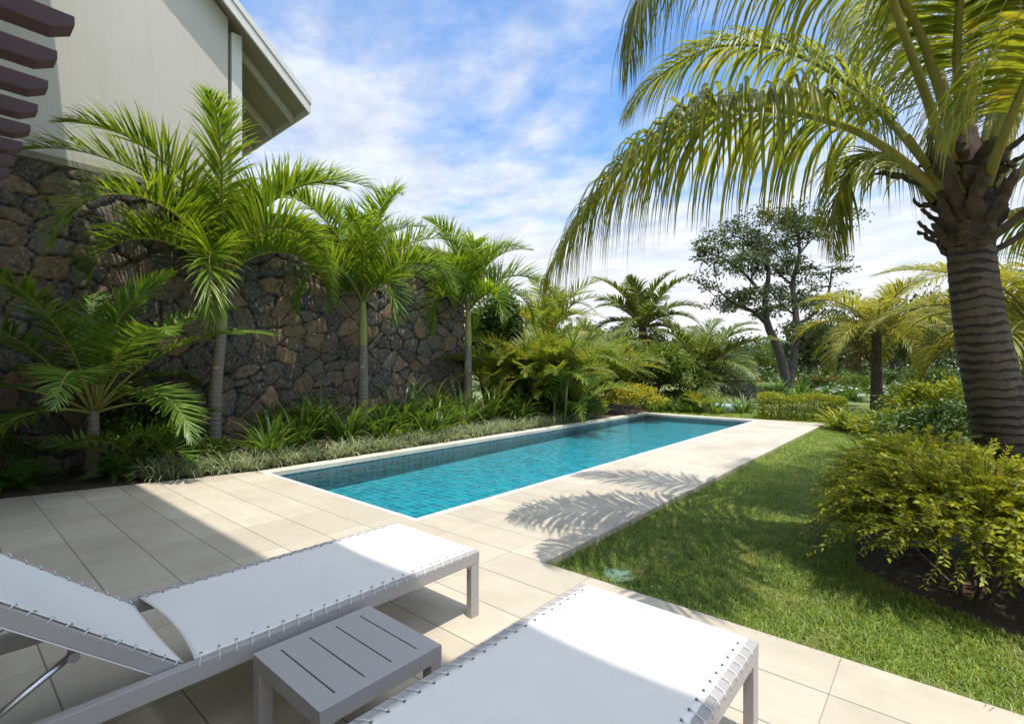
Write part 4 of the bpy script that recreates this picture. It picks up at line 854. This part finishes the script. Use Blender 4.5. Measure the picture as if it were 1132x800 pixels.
# ---------------------------------------------------------------- loungers
def lounger(loc, label, back):
    """local frame: x across, foot end at y=0, head towards -y"""
    t_ = thing('sun_lounger', label, 'sun lounger', loc, 'sun loungers on the terrace'); ox, oy, _ = loc
    hw, LZ, rh, rw = .425, .385, .07, .042; Lg = 2.16; hy = -1.52          # hinge
    A = lambda x, y, z: (ox+x, oy+y, z)
    mb = MB(); mb.box(A(-hw, -Lg, LZ-rh), A(-hw+rw, 0, LZ)); mb.box(A(hw-rw, -Lg, LZ-rh), A(hw, 0, LZ))
    mb.box(A(-hw+rw, -rw, LZ-rh), A(hw-rw, -.0005, LZ-.003)); mb.box(A(-hw+rw, -Lg+.0005, LZ-rh), A(hw-rw, -Lg+rw, LZ-.001)); mb.box(A(-hw+rw, hy-.05, LZ-.068), A(hw-rw, hy-.022, LZ-.045))
    fr_ = mb.build('frame', M['frame'], t_, bevel=.003)
    for sx in (-1, 1):
        for yy in (-.068, -Lg+.003):
            x0_ = -hw+.0006 if sx < 0 else hw-rw+.0006
            mb = MB(); mb.box(A(x0_, yy, 0), A(x0_+rw-.0012, yy+.065, LZ-rh-.0005))
            mb.prism([A(x0_+.006, yy+(0 if yy > -1 else .065), LZ-rh-.0006), A(x0_+.006, yy+(-.03 if yy > -1 else .095), LZ-rh-.0006), A(x0_+.006, yy+(0 if yy > -1 else .065), LZ-rh-.03)], (rw-.014, 0, 0))
            mb.build('leg', M['frame'], t_, bevel=.003)
    # seat sling: slight sag between the rails, wrapped over the foot bar
    nx, ny = 29, 60; fx = hw-rw-.004
    U, Vv = np.meshgrid(np.linspace(-1, 1, nx), np.linspace(0, 1, ny), indexing='ij')
    s0, s1 = hy+.008, -.002; Yv = s0+(s1-s0)*Vv
    inset = .005*np.abs(np.sin((Yv-s0)/.062*np.pi))*np.clip((np.abs(U)-.85)/.15, 0, 1)
    Xv = U*(fx+.012)-np.sign(U)*inset; curve = .03*(1-U**2)*np.clip((.12-Vv)/.12, 0, 1); Yv = Yv+curve
    Zv = LZ+.004-.014*(1-U**2)*np.sin(np.pi*np.clip(Vv, 0, 1))**.5
    V = np.stack([ox+Xv, oy+Yv, Zv], -1).reshape(-1, 3); i = (np.arange(nx-1)[:, None]*ny+np.arange(ny-1)[None]).reshape(-1, 1); F = i+np.array([[0, ny, ny+1, 1]])
    V2 = V.copy(); V2[:, 2] -= .003; n_ = len(V)
    e1 = [(k*ny+ny-1, (k+1)*ny+ny-1) for k in range(nx-1)]; rim = np.array([(a, b, b+n_, a+n_) for a, b in e1]+[(k*ny, k*ny+n_, (k+1)*ny+n_, (k+1)*ny) for k in range(nx-1)]+[(k, k+1, k+1+n_, k+n_) for k in range(ny-1)]+[(q+(nx-1)*ny, q+(nx-1)*ny+n_, q+1+(nx-1)*ny+n_, q+1+(nx-1)*ny) for q in range(ny-1)])
    # flap down the end bar
    k0 = 2*n_; fl = []; ex = []
    for k in range(nx):
        u = -1+2*k/(nx-1); zc = Zv[k, -1]; ex += [A(u*(fx+.010), .0035, zc-.006), A(u*(fx+.010), .0035, zc-.045)]
    for k in range(nx-1): fl += [(k*ny+ny-1, (k+1)*ny+ny-1, k0+2*(k+1), k0+2*k), (k0+2*k, k0+2*(k+1), k0+2*k+3, k0+2*k+1)]
    Vall = np.vstack([V, V2, np.array(ex)]); Fall = np.vstack([F, F[:, ::-1]+n_, rim, np.array(fl)])
    mk('seat_sling', Vall, Fall, M['fabric'], t_, smooth=True)
    # backrest
    ang = rad(back); bw_, bl = hw-rw-.012, .78; u_ = np.array([0, -math.cos(ang), math.sin(ang)]); w_ = np.array([0, math.sin(ang), math.cos(ang)])
    o_ = np.array([ox, oy+hy-.01, LZ-.028])
    def BP(x, s, h): return tuple(o_+np.array([x, 0, 0])+u_*s+w_*h)
    def bbox(mb, x0, x1, s0, s1, h0, h1): mb.prism([BP(x0, s0, h0), BP(x0, s1, h0), BP(x0, s1, h1), BP(x0, s0, h1)], (x1-x0, 0, 0))
    mb = MB(); bbox(mb, -bw_, -bw_+.035, 0, bl, -.05, 0); bbox(mb, bw_-.035, bw_, 0, bl, -.05, 0); bbox(mb, -bw_+.035, bw_-.035, .0, .035, -.045, -.003); bbox(mb, -bw_+.035, bw_-.035, bl-.035, bl-.0005, -.049, -.003)
    mb.build('backrest_frame', M['frame'], t_, bevel=.003)
    ny2 = 30; U, Q = np.meshgrid(np.linspace(-1, 1, nx), np.linspace(0, 1, ny2), indexing='ij'); Sx = .01+(bl-.012)*Q
    ins = .004*np.abs(np.sin(Sx/.058*np.pi))*np.clip((np.abs(U)-.85)/.15, 0, 1); X2 = U*(bw_-.016)-np.sign(U)*ins; S2 = Sx+.02*(1-U**2)*(1-Q)*np.exp(-Q*8); H2 = .006-.018*(1-U**2)*np.sin(np.pi*Q)**.6
    V = o_+X2[..., None]*np.array([1, 0, 0])+S2[..., None]*u_+H2[..., None]*w_; V = V.reshape(-1, 3); i = (np.arange(nx-1)[:, None]*ny2+np.arange(ny2-1)[None]).reshape(-1, 1); F = i+np.array([[0, 1, ny2+1, ny2]])
    o = mk('backrest_sling', V, F, M['fabric'], t_, smooth=True); md = o.modifiers.new('solid', 'SOLIDIFY'); md.thickness = .003; md.offset = 0
    # laces: one cord per eyelet, around the rail; each cord carries its eyelet
    def lace(path, e0, e1, rad_):
        mb = MB(); mb.tube(path, rad_, 5); lc = mb.build('lace', M['lace'], t_, smooth=True); me_ = MB(); me_.tube([e0, e1], .0055, 8); me_.build('eyelet', M['eyelet'], lc)
    y = s0+.03
    while y < s1-.02:
        for sx in (-1, 1):
            xi = sx*(fx-.012); dy = .022+random.uniform(-.005, .005); zi = LZ+.0055-.014*(1-(abs(xi)/fx)**2)
            lace([A(xi, y, zi+.003), A(sx*(fx+.005), y-dy*.35, LZ+.0095), A(sx*(hw-.006), y-dy*.9, LZ+.0035), A(sx*(hw+.001), y-dy, LZ-.004), A(sx*(hw+.0012), y-dy*1.05, LZ-.022)], A(xi, y, zi+.0005), A(xi, y, zi+.0032), .0017)
        y += .064
    y = .03
    while y < bl-.02:
        for sx in (-1, 1):
            xi = sx*(bw_-.030); j_ = random.uniform(-.004, .004)
            lace([BP(xi, y, .009), BP(sx*(bw_-.012), y+.008+j_, .016), BP(sx*(bw_-.001), y+.014+j_, .010), BP(sx*(bw_+.002), y+.018+j_, -.006)], BP(xi, y, .007), BP(xi, y, .0095), .0024)
        y += .058
    for sx in (-1, 1):
        mb = MB(); mb.tube([BP(sx*(bw_-.002), s_, -.0525) for s_ in np.linspace(.02, bl-.02, 6)], .0026, 5); mb.build('edge_cord', M['lace'], t_, smooth=True)
    # prop tubes with bolts
    for sx in (-1, 1):
        x_ = sx*(bw_-.05); p0 = np.array(BP(x_, .36, -.075)); p1 = np.array(A(x_, hy-.60, LZ-.03)); mb = MB(); mb.tube([p0, p1], .0115, 12); mb.build('prop', M['steel'], t_, smooth=True)
        mb = MB(); mb.tube([p0+np.array([-.028, 0, 0]), p0+np.array([.028, 0, 0])], .011, 10); mb.tube([p0+np.array([.028, 0, 0]), p0+np.array([.034, 0, 0])], .017, 12); mb.build('bolt', M['steel'], t_)
        mb = MB(); mb.prism([BP(x_-.004, .33, -.0502), BP(x_-.004, .39, -.0502), BP(x_-.004, .37, -.09), BP(x_-.004, .35, -.09)], (.003, 0, 0)); mb.build('bracket', M['frame'], t_)
    return t_
l1 = lounger((-2.545, 2.17, 0), 'white laced sling sun lounger with its back raised, left of the side table', 40)
lounger((-.985, 2.19, 0), 'white laced sling sun lounger right of the side table, cut off by the bottom edge', 3)
